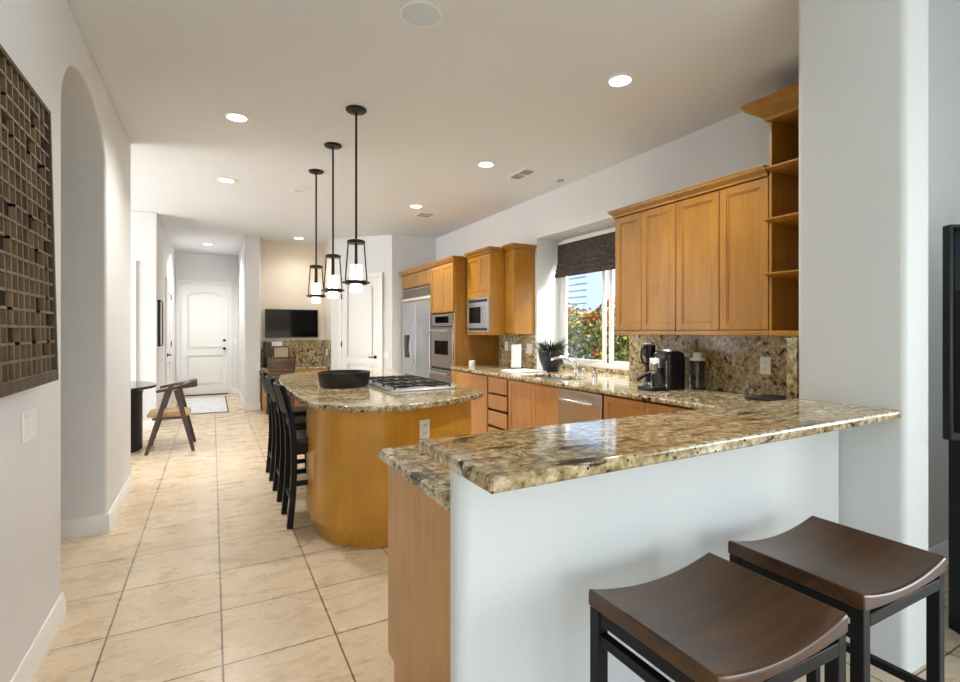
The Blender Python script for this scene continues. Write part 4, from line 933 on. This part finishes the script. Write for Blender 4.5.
# slatted desk chair (back seen over the island)
dc = thing('desk_chair', 'brown woven desk chair with a slatted flared back at the desk', 'chair', (1.05, 8.75, 0))
cyb = 8.62; M_wick = wood('brown_wicker', (46, 30, 24), (76, 52, 42), (104, 76, 62), 0.6, 'x')
bk_ = MB()
for k in range(8):
    z0 = 0.56 + k * 0.052; wd = 0.165 + 0.006 * k * 0.9
    r = [[(0.985 + wd * (2 * u - 1), cyb - 0.02 - 0.025 * (1 - (2 * u - 1) ** 2), z0), (0.985 + wd * (2 * u - 1), cyb - 0.005 - 0.025 * (1 - (2 * u - 1) ** 2), z0), (0.985 + wd * (2 * u - 1), cyb - 0.005 - 0.025 * (1 - (2 * u - 1) ** 2), z0 + 0.047), (0.985 + wd * (2 * u - 1), cyb - 0.02 - 0.025 * (1 - (2 * u - 1) ** 2), z0 + 0.047)] for u in [i / 8 for i in range(9)]]
    bk_.loft(r)
obj('backrest', bk_, M_wick, dc)
for s in (-1, 1): obj('back_post', MB().bar([(0.985 + s * 0.16, cyb + 0.012, 0.46), (0.985 + s * 0.205, cyb + 0.0, 0.975)], 0.03, 0.025), M_wick, dc)
obj('seat', MB().prism(rrect(0.78, 1.19, cyb + 0.02, cyb + 0.44, 0.04), 0.42, 0.47), M_wick, dc, 0.01)
for s in (-1, 1):
    obj('leg', MB().bar([(0.985 + s * 0.18, cyb + 0.04, 0), (0.985 + s * 0.17, cyb + 0.04, 0.42)], 0.035, 0.035, (0, 1, 0)), M_wick, dc); obj('leg', MB().bar([(0.985 + s * 0.18, cyb + 0.41, 0), (0.985 + s * 0.17, cyb + 0.41, 0.42)], 0.035, 0.035, (0, 1, 0)), M_wick, dc)

# pantry wall switch
pq = PA + pd * (0.905 * Ld) + pn * 0.0005
ps = thing('light_switch', 'white switch on the diagonal wall right of the pantry door', 'switch', (pq.x, pq.y, 0.97))
obj('plate', place(MB().box(-0.05, 0.05, -0.006, 0, 0.91, 1.03), pq.x, pq.y, ang), M_white, ps, 0.002); obj('rocker', place(MB().box(-0.035, -0.008, -0.01, -0.006, 0.935, 1.005).box(0.008, 0.035, -0.01, -0.006, 0.935, 1.005), pq.x, pq.y, ang), M_white, ps)

# ------------------------------------------------------------------ nook table and chair, hall rug and picture
tb = thing('round_table', 'round black pedestal table at the edge of the nook', 'table', (-1.15, 7.15, 0))
obj('tabletop', MB().lathe(-1.235, 7.15, [(0.001, 0.715), (0.63, 0.715), (0.645, 0.722), (0.645, 0.74), (0.637, 0.75), (0.001, 0.75)], 56), mat('black_gloss_top', (24, 23, 24), 0.12), tb)
obj('pedestal', MB().lathe(-1.235, 7.15, [(0.001, 0.0), (0.50, 0.0), (0.50, 0.64), (0.52, 0.7145), (0.001, 0.7145)], 40), M_blackwood, tb)
ch = thing('dining_chair', 'walnut armchair with splayed legs and a tan seat beside the round table', 'chair', (-0.42, 6.95, 0))
def lg_(p, q_, a=0.048, b=0.03): return MB().sweep([p, tuple((Vector(p) + Vector(q_)) / 2), q_], lambda t: [(-a / 2 * (0.7 + 0.5 * t), -b / 2), (a / 2 * (0.7 + 0.5 * t), -b / 2), (a / 2 * (0.7 + 0.5 * t), b / 2), (-a / 2 * (0.7 + 0.5 * t), b / 2)], (0, 1, 0))
# seat faces the table (-x); back at +x
ZB = 0.73
for yy, y2 in ((6.68, 6.72), (7.22, 7.18)):
    obj('leg', lg_((-0.655, yy, 0), (-0.445, y2, ZB - 0.02)), M_walnut, ch, 0.003)
    obj('leg', lg_((-0.195, yy, 0), (-0.365, y2, ZB - 0.02)), M_walnut, ch, 0.003)
st_ = rrect(-0.66, -0.23, 6.74, 7.16, 0.09, 6)
obj('seat', MB().loft([[(x, y, 0.405) for x, y in st_], [(x, y, 0.43) for x, y in st_], [(-0.445 + (x + 0.445) * 0.93, 6.95 + (y - 6.95) * 0.93, 0.452) for x, y in st_]]), M_cane, ch)
obj('seat_rail', MB().box(-0.60, -0.27, 6.715, 6.738, 0.375, 0.404).box(-0.60, -0.27, 7.162, 7.185, 0.375, 0.404).box(-0.30, -0.27, 6.74, 7.16, 0.375, 0.404), M_walnut, ch)
# wrap-around top rail: arms along both sides and the back at +x
pth = [(-0.56, 6.70, ZB - 0.03)] + [(-0.40 + 0.22 * math.sin(a_), 6.95 - 0.26 * math.cos(a_), ZB + 0.035 * math.sin(a_)) for a_ in [PI * k / 14 for k in range(15)]] + [(-0.56, 7.20, ZB - 0.03)]
obj('back_rail', MB().sweep(pth, lambda t: (lambda hh: [(-0.022, -hh), (0.022, -hh), (0.016, hh), (-0.016, hh)])(0.016 + 0.03 * max(0, math.sin(PI * t)) ** 3)), M_walnut, ch, 0.004)

M_rug = mat('faded_rug', (200, 200, 206), 0.95)
rn = N(M_rug, 'ShaderNodeTexNoise', Scale=7, Detail=6, Roughness=0.7); L(M_rug, coords(M_rug, (1.2, 2.2, 1)), rn.inputs['Vector'])
L(M_rug, ramp(M_rug, rn.outputs['Fac'], [(0.34, (138, 160, 192)), (0.46, (206, 212, 222)), (0.56, (230, 226, 220)), (0.68, (214, 184, 170))]), B(M_rug).inputs['Base Color'])
rg = thing('rug', 'faded blue and cream rug on the hall floor before the door', 'rug', (-0.15, 10.7, 0))
obj('pile', MB().box(-0.56, 0.225, 9.62, 11.88, 0.0005, 0.010), M_rug, rg)
obj('border', MB().box(-0.585, -0.5605, 9.595, 11.905, 0.0005, 0.011).box(0.2255, 0.25, 9.595, 11.905, 0.0005, 0.011).box(-0.56, 0.225, 9.595, 9.6195, 0.0005, 0.011).box(-0.56, 0.225, 11.8805, 11.905, 0.0005, 0.011), mat('rug_border', (96, 92, 96), 0.95), rg, label='dark grey border')
hp = thing('picture_frame', 'dark framed picture on the left wall of the hall', 'picture', (-0.69, 8.7, 1.165))
obj('frame', MB().box(-0.689, -0.655, 8.45, 8.47, 1.165, 1.83).box(-0.689, -0.655, 8.90, 8.92, 1.165, 1.83).box(-0.689, -0.655, 8.47, 8.90, 1.165, 1.185).box(-0.689, -0.655, 8.47, 8.90, 1.81, 1.83), M_bronze, hp)
obj('print', MB().box(-0.689, -0.668, 8.471, 8.899, 1.186, 1.809), mat('pale_print', (214, 210, 202), 0.6), hp)
plt = thing('light_switch', 'white switch on the hall end wall right of the door', 'switch', (0.45, 12.4, 1.15))
obj('plate', MB().box(0.41, 0.48, 12.392, 12.399, 1.10, 1.22), M_white, plt, 0.002); obj('rocker', MB().box(0.43, 0.46, 12.388, 12.392, 1.13, 1.19), M_white, plt)

# ------------------------------------------------------------------ living room: television on a black stand, turned to the room
u_ = Vector((math.cos(YAW), -math.sin(YAW), 0)); n_ = Vector((math.sin(YAW), math.cos(YAW), 0))   # u: along the screen, n: away from the room
P0 = Vector((2.690, 0.944, 0)) + u_ * 0.036
def tvx(mb): return mb.xf(Matrix(((u_.x, n_.x, 0, P0.x), (u_.y, n_.y, 0, P0.y), (0, 0, 1, 0), (0, 0, 0, 1))))
lt = thing('television', 'large black television standing at the right edge behind the pillar', 'television', tuple(P0 + u_ * 0.7))
obj('housing', tvx(MB().box(0, 1.45, 0.0, 0.04, 0.925, 1.832)), M_black, lt, 0.006)
obj('screen', tvx(MB().box(0.015, 1.435, -0.003, -0.0005, 0.96, 1.818)), M_screen, lt)
obj('foot', tvx(MB().box(0.28, 0.34, 0.004, 0.16, 0.9105, 0.9165).box(0.3, 0.32, 0.012, 0.035, 0.9165, 0.93)), M_black, lt); obj('foot', tvx(MB().box(1.11, 1.17, 0.004, 0.16, 0.9105, 0.9165).box(1.13, 1.15, 0.012, 0.035, 0.9165, 0.93)), M_black, lt)
ls = thing('media_console', 'tall black media console beneath the large television', 'console', tuple(P0 + u_ * 0.7))
obj('top', tvx(MB().box(0.217, 1.45, 0.0, 0.25, 0.885, 0.910)), M_blackwood, ls, 0.003)
obj('side_panel', tvx(MB().box(0.222, 0.25, 0.004, 0.246, 0.0, 0.884)), M_blackwood, ls); obj('side_panel', tvx(MB().box(1.415, 1.445, 0.004, 0.246, 0.0, 0.884)), M_blackwood, ls)
for k in range(2): obj('door', tvx(MB().box(0.254 + k * 0.581, 0.830 + k * 0.581, 0.006, 0.024, 0.06, 0.88)), M_blackwood, ls, 0.003)
obj('back_panel', tvx(MB().box(0.251, 1.414, 0.22, 0.24, 0.05, 0.884)), M_blackwood, ls)
# blinds of the high rear window (mirrored in the television)
bd = thing('window_blind', 'pale blue slatted blind on the high window behind the camera', 'blind', (4.8, -4.45, 2.6))
s_ = MB()
for k in range(9): s_.box(3.6, 6.0, -4.48, -4.44, 1.93 + k * 0.075, 1.97 + k * 0.075)
obj('slats', s_, mat('blue_slats', (150, 200, 232), 0.5), bd); obj('head_rail', MB().box(3.6, 6.0, -4.49, -4.43, 2.605, 2.64), M_white, bd)
